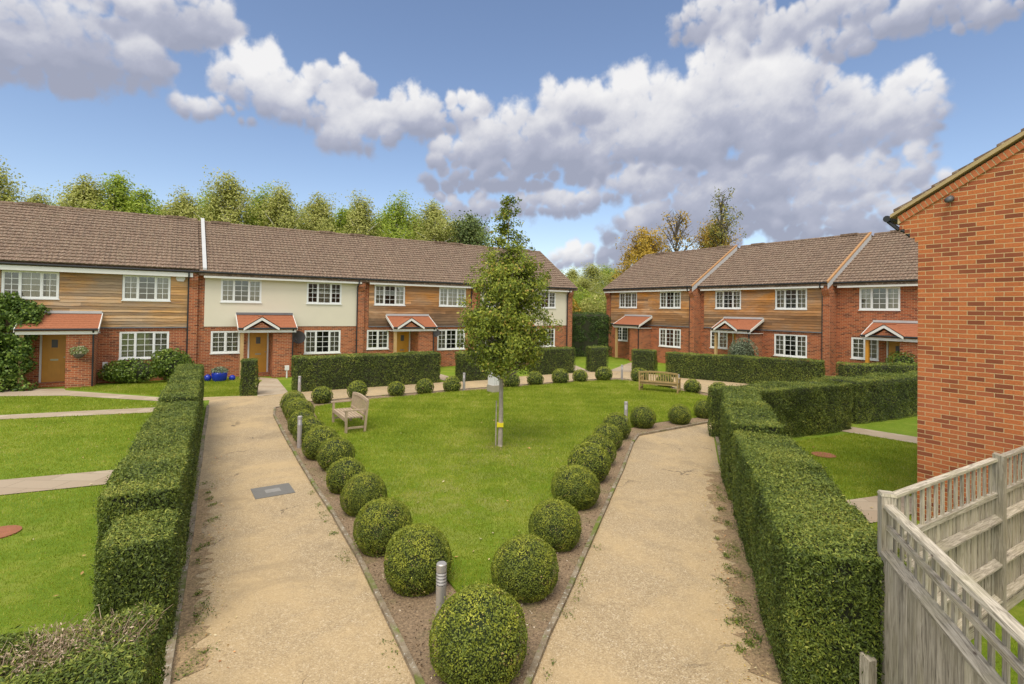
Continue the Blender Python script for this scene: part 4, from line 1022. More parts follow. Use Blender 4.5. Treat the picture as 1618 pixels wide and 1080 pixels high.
put(far, pool, 'small box ball, %s from the left along the far edge of the lawn', 'leftmost small box ball of the far lawn edge, behind the left bench', 'rightmost small box ball of the far lawn edge, before the far corner bollard')
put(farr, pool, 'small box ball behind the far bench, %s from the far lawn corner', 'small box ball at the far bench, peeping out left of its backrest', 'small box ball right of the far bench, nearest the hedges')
for v in near_v+mid_v+far_v:
    if v.name not in used:
        for c in list(v.children): bpy.data.objects.remove(c)
        bpy.data.objects.remove(v)

# ------------------------------------------------------------------ bollard lights
def bollard(mat):
    T = empty('bollard_light', label='x', cat='bollard light', group='steel bollard lights')
    r = .055; b = MB(); b.tube([(0, 0, 0), (0, 0, .56)], [r, r], 20).build('post', M[mat], T, smooth=False)
    lv = MB()
    for k in range(4):
        z = .575+k*.033; lv.tube([(0, 0, z), (0, 0, z+.016)], [r+.002, r-.006], 20)
    lv.build('louvres', M[mat], T)
    MB().tube([(0, 0, .56), (0, 0, .70)], [r-.018]*2, 16).build('lamp_glass', M['white_paint'], T)
    MB().tube([(0, 0, .70), (0, 0, .775), (0, 0, .785)], [r, r, r-.01], 20).build('cap', M[mat], T)
    return T
bs = [((-.70, 5.62), 'near steel bollard light with louvres in front of the big box balls'), ((-5.15, 12.95), 'bollard light standing among the left path box balls'), ((-8.12, 20.3), 'bollard light at the left end of the long hedge'), ((-1.96, 22.18), 'bollard light on the far lawn edge left of the white post box'), ((3.45, 15.75), 'bollard light at the bend of the right path box ball row'), ((5.58, 26.5), 'bollard light at the far corner of the lawn'), ((7.25, 22.85), 'bollard light behind the right end of the far bench')]
proto = bollard('steel'); protof = bollard('bollard_far')
for i, ((x, y), lab) in enumerate(bs):
    T = proto if i == 0 else (protof if i == 1 else copy_tree(protof)); T.location = (x, y, .02); T.scale = (1, 1, 1); T['label'] = lab
# white post on stone base
T = empty('pedestal', (-.66, 21.95, 0), aL, label='white slatted square pedestal on a stone base at the far lawn edge behind the tree', cat='pedestal')
MB().box(-.24, .24, -.24, .24, 0, .36).build('base', M['stone'], T)
b = MB()
for k in range(5):
    for sy in (-1, 1): b.box(-.21+k*.085, -.21+k*.085+.07, sy*.2-.012, sy*.2+.012, .36, .95); b.box(sy*.2-.012, sy*.2+.012, -.17+k*.07, -.17+k*.07+.06, .36, .95)
b.build('slats', M['white_paint'], T); MB().box(-.24, .24, -.24, .24, .95, .99).build('top', M['white_paint'], T)

# ------------------------------------------------------------------ benches
def bench(loc, rz, w, mat, label, arch=.0):
    """local x along seat, -y front"""
    T = empty('garden_bench', loc, rz, label=label, cat='bench', group='wooden garden benches'); m = M[mat]; h = w/2
    for sx in (-1, 1):
        MB().box(sx*h-.03, sx*h+.03, -.28, -.22, 0, .62).build('leg', m, T)
        MB().hexa([(sx*h-.03, .22, 0), (sx*h+.03, .22, 0), (sx*h+.03, .28, 0), (sx*h-.03, .28, 0), (sx*h-.03, .31, .88), (sx*h+.03, .31, .88), (sx*h+.03, .36, .88), (sx*h-.03, .36, .88)]).build('leg', m, T)
        MB().box(sx*h-.035, sx*h+.035, -.32, .25, .62, .655).build('armrest', m, T)
        MB().box(sx*h-.02, sx*h+.02, -.22, .22, .14, .19).build('stretcher', m, T)
    s = MB()
    for k in range(6): s.box(-h+.03, h-.03, -.27+k*.088, -.27+k*.088+.07, .415, .44)
    s.build('seat', m, T)
    MB().box(-h+.03, h-.03, -.275, -.24, .34, .41).box(-h+.03, h-.03, .2, .23, .34, .41).build('seat_rail', m, T)
    bk = MB(); n = 15
    for k in range(n):
        x = -h+.07+(w-.14)*k/(n-1); bk.beam((x, .265, .50), (x, .32, .82+arch*math.cos(x/h*1.5)), .042, .014, (0, 1, 0))
    for z, y in ((.49, .262),): bk.box(-h+.03, h-.03, y-.015, y+.02, z-.03, z+.03)
    bk.build('backrest', m, T)
    tr = MB(); seg = 10
    for k in range(seg):
        xa, xb = -h+w*k/seg, -h+w*(k+1)/seg; za, zb = .86+arch*math.cos(xa/h*1.5), .86+arch*math.cos(xb/h*1.5)
        tr.hexa([(xa, .305, za-.04), (xb, .305, zb-.04), (xb, .35, zb-.04), (xa, .35, za-.04), (xa, .315, za+.035), (xb, .315, zb+.035), (xb, .36, zb+.035), (xa, .36, za+.035)])
    tr.build('top_rail', m, T)
    return T
# left bench: front legs from (-5.27,15.72) to (-4.43,14.32)
d = Vector((-4.43+5.27, 14.32-15.72)).normalized(); ang = math.atan2(-d.y, -d.x)  # seat axis
bench((-4.85+.25*.857, 15.02+.25*.515, .03), math.atan2(-1.40, .84), 1.55, 'teak', 'silvered wooden bench on the left of the lawn, facing the left path', .05)
bench((6.42-.0, 22.75, .03), math.atan2(-.71, 1.39)+math.pi, 1.6, 'teak_gold', 'golden-brown wooden bench on the far right of the lawn, seen from behind', .05)
o = sphere_mb(.09).build('garden_ball', plain('pale ball', (.62, .60, .36), .5), smooth=True); o.location = (5.62, 22.75, .24); 
bpy.data.objects.remove(o)

# ------------------------------------------------------------------ trees and shrubs
def limb_tree(trunk_pts, trunk_r, branches, n=8):
    b = MB(); b.tube(trunk_pts, trunk_r, 12)
    for pts, rs in branches: b.tube(pts, rs, n if rs[0] > .03 else 5, False)
    return b
# small central tree
TT = empty('lawn_tree', (-.24, 13.3, .05), label='small upright tree with yellow-green crown standing in the middle of the lawn', cat='tree')
prof = [(1.75, -.15, .35), (1.95, -.5, .75), (2.15, -.85, 1.1), (2.4, -1.05, 1.2), (2.8, -1.1, 1.28), (3.2, -1.03, 1.28), (3.6, -.95, 1.3), (4.2, -.8, 1.2), (4.65, -.68, 1.0), (4.9, -.45, .75), (5.1, -.38, .5), (5.5, -.33, .45), (5.9, -.2, .45), (6.2, -.12, .35), (6.45, .0, .12)]
pz = [p[0] for p in prof]; pl_ = [p[1] for p in prof]; pr_ = [p[2] for p in prof]
rng = np.random.default_rng(8); rr = random.Random(12)
br = []; clumps = []
def cprof(z, a):
    l, r = np.interp(z, pz, pl_), np.interp(z, pz, pr_); cx = (l+r)/2; hw = (r-l)/2
    return cx, hw
zs_ = np.linspace(1.85, 6.3, 400); wt = np.array([max(.05, cprof(z, 0)[1])**1.7 for z in zs_]); wt /= wt.sum()
for k in range(300):
    z1 = float(rng.choice(zs_, p=wt)); cx, hw = cprof(z1, 0); a = rr.uniform(0, 6.28)
    q = math.sqrt(rr.uniform(.04, 1.0))*rr.choice((.92, .98, 1.06)); R_ = .95*hw*q*(1+.10*math.sin(a*3+z1*2.6))
    e = Vector((cx+R_*math.cos(a), R_*.95*math.sin(a), z1)); z0 = max(1.45, z1-rr.uniform(.35, .8)*max(.3, R_)); s = Vector((.1*z0/6, 0, z0)); mid = s.lerp(e, .5)+Vector((0, 0, -.06*R_))
    if R_ > .12: br.append(([s, mid, e], [.02*(1-z0/8), .011, .003]))
    sc = .105+.10*min(1, hw/1.2)*rr.uniform(.6, 1.2); clumps.append((e, sc)); 
    if rr.random() < .5: clumps.append((s.lerp(e, .72), sc))
    if rr.random() < .25: clumps.append((e+Vector((0, 0, -.16)), sc*.8))
for k in range(26):
    z = 4.7+k*.062; cx, hw = cprof(z, 0); clumps.append((Vector((cx+rr.uniform(-.8, .8)*hw, rr.uniform(-.6, .6)*hw, z)), .13))
for q in ((.62, 5.2), (.72, 5.0)): clumps.append((Vector((q[0], 0, q[1])), .09)); br.append(([Vector((.1, 0, 4.2)), Vector((q[0]*.8, 0, q[1]-.4)), Vector((q[0], 0, q[1]+.1))], [.012, .008, .003]))
trunk = limb_tree([(0, 0, 0), (0.0, .0, .05), (.01, 0, .8), (.0, 0, 1.6), (.05, 0, 3), (.1, 0, 4.5), (.13, 0, 5.6), (.12, 0, 6.3)], [.075, .062, .055, .05, .042, .028, .014, .004], br)
trunk.build('trunk', M['bark'], TT)
Ps = []; 
for c, s_ in clumps:
    n = int(80*(s_/.18)**1.4); Ps.append(np.clip(rng.normal(0, 1, (n, 3)), -1.8, 1.8)*s_*.55*np.array([1, 1, .8])+np.array(c))
P = np.concatenate(Ps); ctr = np.stack([np.full(len(P), .1), np.zeros(len(P)), P[:, 2]-.3], 1); 
l = np.interp(P[:, 2], pz, pl_)-.22; r2 = np.interp(P[:, 2], pz, pr_)+.22
P = P[(P[:, 0] > l) & (P[:, 0] < r2) & (P[:, 2] < 6.6) & (P[:, 2] > 1.6)]; ctr = np.stack([np.full(len(P), .1), np.zeros(len(P)), P[:, 2]-.35], 1)
leaves('crown', P, P-ctr, .072, M['hornbeam'], TT, aspect=.55, tilt=.6, rng=rng, rnd=np.clip(rng.normal(.42, .24, len(P)), 0, 1), droop=.3)
MB().box(-.085, .075, -.085, .075, .50, .60).build('tree_tie', M['yellow'], TT)
MB().tube([(-.11, -.03, 0), (-.11, -.02, 1.15)], [.018, .016], 8).build('stake', M['bark'], TT)

def make_crown(kind, seed, H_, base, W2, nleaf, size, mat, barkm, gap=.5):
    """unit crown mesh pair for background trees; local origin at the foot"""
    rng = np.random.default_rng(seed); rr = random.Random(seed)
    T = empty('tree', label='x', cat='tree'); br = []; cl = []
    nb = 80 if kind != 'bare' else 40
    for k in range(nb):
        t_ = rr.random()**.8; z0 = base+(H_-base)*t_*.9; a = rr.uniform(0, 6.28)
        if kind == 'birch': w = W2*(math.sin(math.pi*min(1, (t_*.85+.2)))**.7)*rr.uniform(.4, 1.05); dz = rr.uniform(.3, 1.4)
        elif kind == 'bare': w = W2*(1.05-t_*.6)*rr.uniform(.4, 1); dz = rr.uniform(.8, 2.4)
        else: w = W2*math.sqrt(max(.05, 1-(t_*1.6-.6)**2))*rr.uniform(.5, 1.0); dz = rr.uniform(.2, 1.2)
        s = Vector((0, 0, z0-.6)); e = Vector((w*math.cos(a), w*math.sin(a), min(H_, z0+dz))); m = s.lerp(e, .5)+Vector((0, 0, .15))
        br.append(([s, m, e], [.09*(1-.6*t_), .05, .012])); 
        for q in (.35, .6, .8, 1.0): cl.append((s.lerp(e, q)+Vector((rr.gauss(0, .25), rr.gauss(0, .25), rr.gauss(0, .2))), .42+.25*rr.random()))
        if kind == 'bare':
            for q in range(3):
                f = s.lerp(e, rr.uniform(.4, .95)); g_ = f+Vector((rr.gauss(0, .7), rr.gauss(0, .7), rr.uniform(.2, 1.2))); br.append(([f, f.lerp(g_, .5), g_], [.035, .02, .008])); cl.append((g_, .35))
    cl.append((Vector((0, 0, H_-.2)), .3))
    rr.shuffle(cl); 
    if kind == 'bare': cl = cl[:int(len(cl)*gap)]
    per = max(3, nleaf//len(cl)); P = np.concatenate([np.clip(rng.normal(0, 1, (per, 3)), -1.5, 1.5)*s_*np.array([.62, .62, .75])+np.array(c) for c, s_ in cl])
    ctr = np.stack([np.zeros(len(P)), np.zeros(len(P)), P[:, 2]-1], 1)
    lean = rr.uniform(-.3, .3)
    limb_tree([(0, 0, 0), (lean*.3, 0, H_*.3), (lean*.6, .1, H_*.6), (lean*.3, 0, H_*.96)], [.22, .17, .10, .02], br, 6).build('trunk', M[barkm], T)
    leaves('crown', P, P-ctr, size, M[mat], T, aspect=.6, tilt=.55, rng=rng, rnd=np.clip(rng.normal(.45, .25, len(P)), 0, 1), droop=.5 if kind == 'birch' else .1)
    return T
var = {'birch_a': make_crown('birch', 101, 13, 2.5, 3.3, 26000, .15, 'birch1', 'birchbark'), 'birch_b': make_crown('birch', 102, 13, 2.5, 2.9, 23000, .15, 'birch1', 'birchbark'),
       'birch_c': make_crown('birch', 103, 13, 2, 3.6, 26000, .16, 'birch2', 'birchbark'), 'dark': make_crown('round', 104, 13, 2, 3.6, 12000, .22, 'darktree', 'darkbark'),
       'birch_d': make_crown('birch', 105, 13, 2.5, 2.6, 21000, .15, 'birch2', 'birchbark')}
usedv = set()
def place_tree(k, x, y, h, label, group, name='birch_tree', href=13.0, wx=1.55):
    v = var[k]
    if k in usedv: T = copy_tree(v)
    else: T = v; usedv.add(k)
    T.name = name; s = h/href; T.location = (x, y, 0); rr3 = random.Random(int(x*97+y*13)); T.scale = (s*wx, s*wx, s); T.rotation_euler = (0, 0, rr3.uniform(0, 6.28)); T['label'] = label; T['category'] = 'tree'
    if group: T['group'] = group
    return T
bt = [(-34.6, 34.6, 13.9, 'birch_a', 'tallest pale birch cut by the left picture edge'), (-34.1, 37.6, 11.9, 'birch_b', 'thin birch just in from the left edge, behind the far left roof'), (-33.0, 39.7, 12.2, 'birch_a', 'second thin olive birch from the left edge'),
      (-30.2, 37.0, 13.2, 'birch_a', 'birch left of the bright green one above the far left roof'), (-29.0, 38.5, 13.6, 'birch_c', 'bright yellow-green tree above the far left house roof'), (-26.9, 38.0, 12.4, 'birch_c', 'lower bright green tree right of the tallest bright one'),
      (-25.7, 41.0, 12.9, 'birch_b', 'slim olive birch above the far left roof, right of the bright green trees'), (-25.0, 43.6, 13.6, 'birch_d', 'slim birch left of the painted roof flashing'), (-22.6, 41.5, 14.1, 'birch_a', 'tall birch with white stem right above the painted roof flashing'),
      (-21.0, 44.3, 13.6, 'birch_d', 'narrow birch just right of the painted roof flashing'), (-19.0, 43.0, 13.4, 'birch_b', 'full olive birch above the rendered house roof'), (-17.3, 46.2, 13.6, 'birch_a', 'broad olive birch above the middle of the rendered house roof'),
      (-15.5, 48.1, 12.6, 'birch_c', 'low green birch between two taller ones over the rendered roof'), (-13.6, 46.5, 13.5, 'birch_b', 'pointed birch above the joint of the rendered and dark boarded roofs'), (-12.2, 49.8, 12.9, 'birch_d', 'low slim birch above the left half of the dark boarded house'),
      (-10.2, 47.0, 13.7, 'birch_d', 'slender pointed birch above the middle of the dark boarded house'), (-7.7, 50.9, 14.1, 'birch_a', 'broad birch above the right half of the dark boarded house'), (-6.3, 55.8, 12.9, 'birch_b', 'small distant birch left of the dark round tree'), (-4.4, 53.3, 13.3, 'dark', 'dark green round-headed tree left of the lawn tree top')]
for i, (x, y, h, k, lab) in enumerate(bt):
    place_tree(k, x*1.0, y, h*(.935 if x < -24 else .975), lab, 'trees behind the left terrace', 'birch_tree' if k != 'dark' else 'oak_tree', wx=1.15 if k != 'dark' else 1.1)
far_t = [(6.0, 72, 8.8), (9.0, 78, 9.6), (11.2, 74, 10.0), (14.0, 79, 10.2), (16.6, 84, 10.2), (4.0, 80, 8.6), (8.0, 60, 7.2), (12.0, 62, 7.8)]
fl = ['olive tree farthest left in the gap between the terraces', 'olive tree second from left in the terrace gap', 'taller olive tree in the centre of the terrace gap', 'tree right of centre in the terrace gap, level with the end house eaves', 'tree touching the right terrace roof edge in the gap', 'small tree at the left terrace gable end in the gap', 'nearer low tree left in the gap above the conifer hedge', 'nearer low tree right in the gap above the conifer hedge']
for (x, y, h), lab in zip(far_t, fl): place_tree(['birch_a', 'birch_b', 'birch_d', 'birch_a'][int(x) % 4], x, y, h, lab, 'trees in the gap between the terraces', 'tree', wx=1.6)
for i in range(18):
    x = -37+i*1.9; y = 40.5+i*.93+(i % 3)*.9
    place_tree(['birch_a', 'birch_d', 'birch_b', 'birch_c'][i % 4], x, y, 11.3+.5*(i*7 % 3)+i*.06, 'olive birch crown low behind the front birches of the left terrace', 'low birches filling the row behind the left terrace', 'birch_tree', wx=1.7)
# scrub above the conifer hedge
def shrub(loc, rx, ry, h, n, size, mat, label, cat='shrub', name='shrub', seed=1, lumps=9, group=None, core=True, rz=0):
    rng = np.random.default_rng(seed); rr = random.Random(seed)
    T = empty(name, loc, rz, label=label, cat=cat, group=group)
    C_ = [(0, 0, h*.5, 1.0)]+[(rr.uniform(-.55, .55)*rx, rr.uniform(-.5, .5)*ry, h*rr.uniform(.35, .68), rr.uniform(.42, .62)) for _ in range(lumps)]
    Ps = []; Ns = []
    for (x, y, z, s) in C_:
        k = int(n*s*s/sum(c[3]**2 for c in C_)); D_ = rng.normal(0, 1, (k, 3)); D_ /= np.linalg.norm(D_, axis=1, keepdims=True)
        q = D_*np.array([rx*(s if s < 1 else .85), ry*(s if s < 1 else .85), h*.5*(s if s < 1 else .92)])*(1-rng.exponential(.06, (k, 1)))+np.array([x, y, z]); Ps.append(q); Ns.append(D_)
    P = np.concatenate(Ps); Nn = np.concatenate(Ns); kk = P[:, 2] > .02
    leaves('foliage', P[kk], Nn[kk], size, M[mat], T, aspect=.55, tilt=.7, rng=rng, rnd=np.clip(rng.normal(.42, .24, kk.sum()), 0, 1))
    if core:
        c = MB(); c.tube([(0, 0, h*.5-h*.36*math.cos(math.pi*k/10)) for k in range(11)], [max(.01, .62*math.sin(math.pi*k/10)) for k in range(11)], 16)
        o = c.build('twigs', M['core'], T); o.scale = (rx, ry, 1)
    return T
shrub((4.6, 45.5, 0), 1.8, 1.5, 5.0, 6000, .2, 'autumn', 'orange-brown bush above the left of the conifer hedge', seed=61, core=False)
shrub((7.6, 46, 0), 2.2, 1.6, 5.2, 7000, .2, 'birch1', 'olive bush above the right of the conifer hedge', seed=62, core=False)
shrub((5.9, 50, 0), 2.6, 1.6, 6.2, 7000, .2, 'birch2', 'yellow-green bush behind the conifer hedge', seed=63, core=False)
# autumn trees behind the right terrace
var['bare'] = make_crown('bare', 111, 14, 3, 3.0, 1500, .22, 'autumn', 'darkbark', gap=.35)
var['tallbare'] = make_crown('bare', 112, 16, 4, 2.2, 3600, .2, 'thin', 'darkbark', gap=.6)
var['yellow'] = make_crown('round', 113, 12, 2, 3.6, 22000, .2, 'autumn', 'darkbark')
place_tree('bare', 18.0, 58, 14.2, 'nearly bare tree with a few yellow leaves behind the end house roof', 'autumn trees behind the right terrace', 'autumn_tree', 14, wx=1.0)
place_tree('tallbare', 21.8, 55, 15.8, 'tall thin-leaved tree with dark stems above the right terrace roof', 'autumn trees behind the right terrace', 'autumn_tree', 16, wx=1.0)
place_tree('yellow', 14.2, 57, 12.4, 'yellow autumn tree low behind the end house roof', 'autumn trees behind the right terrace', 'autumn_tree', 12, wx=1.0)
place_tree('yellow', 22.3, 58, 13.6, 'yellow autumn tree at the foot of the tall thin-leaved tree', 'autumn trees behind the right terrace', 'autumn_tree', 12, wx=.85)
# shrubs at the houses
shrub(fixture(TL, -1.55, -.75, 0), 1.35, .55, 1.15, 5200, .10, 'laurel', 'glossy green shrub under the ground floor window of the far left house', seed=71, group='shrubs at the far left house')
shrub(fixture(TL, -.15, -.95, 0), 1.0, .6, 1.6, 5200, .10, 'laurel', 'taller glossy shrub by the downpipe of the far left house', seed=72, group='shrubs at the far left house')
shrub((12.85, 29.2, .1), .95, .9, 2.15, 4200, .075, 'sage', 'round grey-green shrub behind the long right hedge', seed=73, lumps=3)
shrub((18.1, 24.1, .1), .95, .9, 1.95, 3600, .08, 'laurel', 'rounded green shrub by the orange porch post at the near gable edge', seed=74, lumps=3)
# climber on the far left porch
CL = empty('climbing_plant', fixture(TL, -5.7, -.55, 0), aL, label='leafy green climber round the left side of the far left porch', cat='climbing plant')
rng = np.random.default_rng(80); rr = random.Random(80); Ps = []; Ns = []
for k in range(230):
    z = rr.uniform(.05, 3.65)
    if z < 2.35: x = rr.uniform(-1.4, .80); y = rr.uniform(-.85, -.05)
    elif z < 3.0: x = rr.uniform(-1.4, 1.15-(z-2.35)*.5); y = rr.uniform(-.62+(z-2.35)*.5, .1)
    else: x = rr.uniform(-1.4, 1.15-(z-3)*1.2); y = rr.uniform(.05, .4)
    s = rr.uniform(.17, .30)
    D_ = rng.normal(0, 1, (110, 3)); D_ /= np.linalg.norm(D_, axis=1, keepdims=True); Ps.append(D_*s*np.array([1, .8, .9])*rng.uniform(.6, 1.05, (110, 1))+np.array([x, y, z])); Ns.append(D_)
leaves('foliage', np.concatenate(Ps), np.concatenate(Ns), .12, M['climber'], CL, aspect=.6, tilt=.7, rng=rng)
st = MB()
for k in range(5):
    x = -.9+k*.35; st.tube([(x, 0, 0), (x+.1, .1, 1.2), (x-.1, 0, 2.4), (x+.1, .2, 3.2)], [.03, .025, .02, .01], 6)
st.build('stem', M['darkbark'], CL)
o = MB().lathe([(.14, 0), (.18, .22), (.2, .24), (.17, .24)], 16).build('flower_pot', M['terracotta'], smooth=True); o.location = fixture(TL, -4.95, -1.2, 0); tag(o, 'terracotta pot at the doorstep of the far left house beside the climber', 'plant pot')

# ------------------------------------------------------------------ scattered small stuff
from mathutils.geometry import intersect_point_tri_2d
def in_poly(P, poly):
    x, y = P[:, 0], P[:, 1]; ins = np.zeros(len(P), bool); n = len(poly); j = n-1
    for i in range(n):
        xi, yi = poly[i]; xj, yj = poly[j]
        c = ((yi > y) != (yj > y)) & (x < (xj-xi)*(y-yi)/(yj-yi+1e-12)+xi); ins ^= c; j = i
    return ins
def blades(name, polys, n, seed, z, hmin=.02, hmax=.045, ymax=20, excl=None, wk=1.0):
    rng = np.random.default_rng(seed); xs = [p[0] for q in polys for p in q]; ys = [p[1] for q in polys for p in q]
    # denser close to the viewer
    m = n*4; y = min(ys)+(max(ys)-min(ys))*rng.random(m)**1.5; x = rng.uniform(min(xs), max(xs), m); P = np.stack([x, y], 1)
    k = np.zeros(m, bool)
    for q in polys: k |= in_poly(P, q)
    if excl:
        for q in excl: k &= ~in_poly(P, q)
    P = P[k][:n]; n = len(P); a = rng.uniform(0, 6.28, n); h = rng.uniform(hmin, hmax, n)*(.8+.06*np.maximum(P[:, 1]-6, 0)); w = .0032*wk*(1+.14*np.maximum(P[:, 1]-5, 0))
    lx, ly = rng.normal(0, .35, n)*h, rng.normal(0, .35, n)*h
    A = np.stack([P[:, 0]-np.cos(a)*w, P[:, 1]-np.sin(a)*w, np.full(n, z)], 1); B = np.stack([P[:, 0]+np.cos(a)*w, P[:, 1]+np.sin(a)*w, np.full(n, z)], 1); C_ = np.stack([P[:, 0]+lx, P[:, 1]+ly, z+h], 1)
    V = np.stack([A, B, C_], 1).reshape(-1, 3); me = bpy.data.meshes.new(name); me.vertices.add(3*n); me.vertices.foreach_set('co', V.ravel()); me.loops.add(3*n); me.loops.foreach_set('vertex_index', np.arange(3*n, dtype=np.int32)); me.polygons.add(n); me.polygons.foreach_set('loop_start', np.arange(0, 3*n, 3, dtype=np.int32)); me.update(calc_edges=True)
    at = me.attributes.new('rnd', 'FLOAT', 'FACE'); v = np.clip(rng.normal(.45, .22, n)+.17*wob(np.stack([P[:, 0], P[:, 1], P[:, 0]*0], 1), 2, .9)+.16*wob(np.stack([P[:, 0], P[:, 1], P[:, 0]*0], 1), 5, 2.6), 0, 1); at.data.foreach_set('value', v.astype(np.float32)); me.materials.append(M['blade'])
    o = bpy.data.objects.new(name, me); COL.objects.link(o); return o
o = blades('grass', [lawn_poly], 230000, 1, .055, ymax=19); tag(o, 'short green grass blades of the central lawn', 'grass', kind='stuff')
leftg = [(-3.6, 3.0), (-4.3, 5.2), (-4.9, 6.6), (-8.0, 12.2), (-11.4, 18.4), (-12.3, 18.7), (-16.6, 19.6), (-21, 19.0), (-19, 15), (-12, 5), (-6, 3)]
left2 = [(-12.3, 19.7), (-10.3, 20.5), (-11.5, 24.4), (-12.6, 25.6), (-16.5, 22.8), (-18.0, 21.4)]
slab_l = [[(-12, 8.2), (-9.15, 9.53), (-7.3, 10.4), (-7.75, 11.3), (-9.93, 10.33), (-12.5, 9.0)], [(-18, 14.9), (-15.3, 15.5), (-11.1, 17.1), (-11.5, 17.95), (-13.9, 16.95), (-16, 16.0), (-18.5, 15.4)]]
o = blades('grass', [left2], 30000, 7, .0); tag(o, 'grass strip under the windows of the left terrace', 'grass', kind='stuff')
o = blades('grass', [leftg], 150000, 2, .0, excl=slab_l, ymax=18); tag(o, 'grass of the left front lawns', 'grass', kind='stuff')
rightg = [(3.6, 4.9), (5.1, 9.6), (5.9, 12.0), (6.7, 14.0), (11.0, 16.0), (13.5, 12.5), (7.0, 9.1), (6.5, 7.4), (3.45, 5.4)]
o = blades('grass', [rightg], 70000, 3, .0, excl=[[(9.3, 16.6), (10.1, 17.1), (14.6, 12.0), (13.8, 11.4)], [(5.0, 8.7), (5.3, 9.6), (7.6, 10.4), (8.2, 9.8), (6.1, 8.9)]], ymax=16); tag(o, 'grass of the lawns behind the right hedge', 'grass', kind='stuff')
inside = [(3.5, 4.6), (6.2, 6.2), (9, 7.9), (11, 4), (6, 1), (2.7, 2.2)]
o = blades('grass', [inside], 50000, 4, .0, hmin=.03, hmax=.07); tag(o, 'rougher grass inside the fenced garden', 'grass', kind='stuff')
# weeds at the path edges
def scatter_leaves(name, P, size, mat, label, cat, seed, up=.4, tilt=.5):
    rng = np.random.default_rng(seed); o = leaves(name, P, np.tile(np.array([[0, 0, 1.]]), (len(P), 1)), size, mat, None, aspect=.55, tilt=tilt, rng=rng); tag(o, label, cat, kind='stuff'); return o
rng = np.random.default_rng(21); Pw = []
def along(a, b, n, off0, off1, cl=14):
    a, b = np.array(a), np.array(b); d = (b-a)/np.linalg.norm(b-a); nn = np.array([-d[1], d[0]])
    for _ in range(n):
        t = rng.random()**1.0; c = a+(b-a)*t+nn*rng.uniform(off0, off1); k = rng.integers(cl, cl*4); s = rng.uniform(.02, .06)
        q = np.stack([c[0]+rng.normal(0, s, k), c[1]+rng.normal(0, s*1.6, k), .015+abs(rng.normal(0, .012, k))], 1); Pw.append(q)
along((2.6, 5.0), (4.4, 10.5), 34, .12, .40, 26); along((-3.1, 5.0), (-6.0, 10.3), 18, -.26, -.06, 22)
along((-.85, 4.85), (-3.7, 10.05), 24, .015, .05, 6); along((.3, 5.0), (1.5, 8.64), 12, -.08, -.03, 5)
scatter_leaves('weeds', np.concatenate(Pw), .024, M['moss'], 'low weeds and moss along the gravel path edges', 'weeds', 22)
# mulch and stones in the bed
m = 60000; P = np.stack([rng.uniform(-8, 9, m), 4+rng.random(m)**1.7*24, np.full(m, .036)], 1); k = in_poly(P, bed_in) & ~in_poly(P, lawn_poly); P = P[k]
chip = leaf_mat('bark chips', [(0, (.07, .045, .025)), (.5, (.20, .13, .075)), (.85, (.38, .28, .18)), (1, (.62, .52, .40))], trans=0)
scatter_leaves('mulch', P, .03, chip, 'crumbly soil, bark and stone chips in the planting bed', 'mulch', 23, tilt=.8)
# fallen leaves
m = 420; P = np.concatenate([np.stack([rng.uniform(-14, 9, m), 5+rng.random(m)**1.2*17, np.full(m, .075)], 1)]); fallen = leaf_mat('fallen leaves', [(0, (.30, .12, .04)), (.4, (.50, .36, .12)), (.8, (.62, .52, .32)), (1, (.70, .30, .10))], trans=0)
k = ~in_poly(P, path_outer) | in_poly(P, lawn_poly); P = P[k]; P[:, 2] = np.where(in_poly(P, lawn_poly), .085, .035)
scatter_leaves('fallen_leaves', P, .06, fallen, 'scattered dry fallen leaves on the lawns', 'leaves', 24, tilt=.25)
rr = random.Random(44); Pp = []
for _ in range(420): t = rr.random(); Pp.append((2.45+t*2.2+rr.gauss(-.16, .14), 5+t*7.2, .02))
for _ in range(300): t = rr.random(); Pp.append((-2.85-t*4+rr.gauss(.1, .13), 5+t*7.2, .02))
scatter_leaves('fallen_leaves', np.array(Pp), .028, fallen, 'leaf litter on the gravel path edges', 'leaves', 25, tilt=.3)

# ------------------------------------------------------------------ sky and light
EXPO = 1.36
CLOUD = 10.0/2**EXPO*1.0; SKYTINT = (.72, .66, .64)
SUN_EL, SUN_AZ = rad(60), rad(196)      # azimuth clockwise from +Y
w = bpy.data.worlds.new('World'); S.world = w; w.use_nodes = True; nt = w.node_tree
for n in list(nt.nodes): nt.nodes.remove(n)
out = nt.nodes.new('ShaderNodeOutputWorld'); bg = nt.nodes.new('ShaderNodeBackground'); nt.links.new(bg.outputs[0], out.inputs[0])
sky = nt.nodes.new('ShaderNodeTexSky'); sky.sky_type = 'NISHITA'; sky.sun_disc = False; sky.sun_elevation = SUN_EL; sky.sun_rotation = SUN_AZ
sky.altitude = 300; sky.air_density = 1.0; sky.dust_density = .4; sky.ozone_density = 2.4
bg.inputs['Strength'].default_value = .10
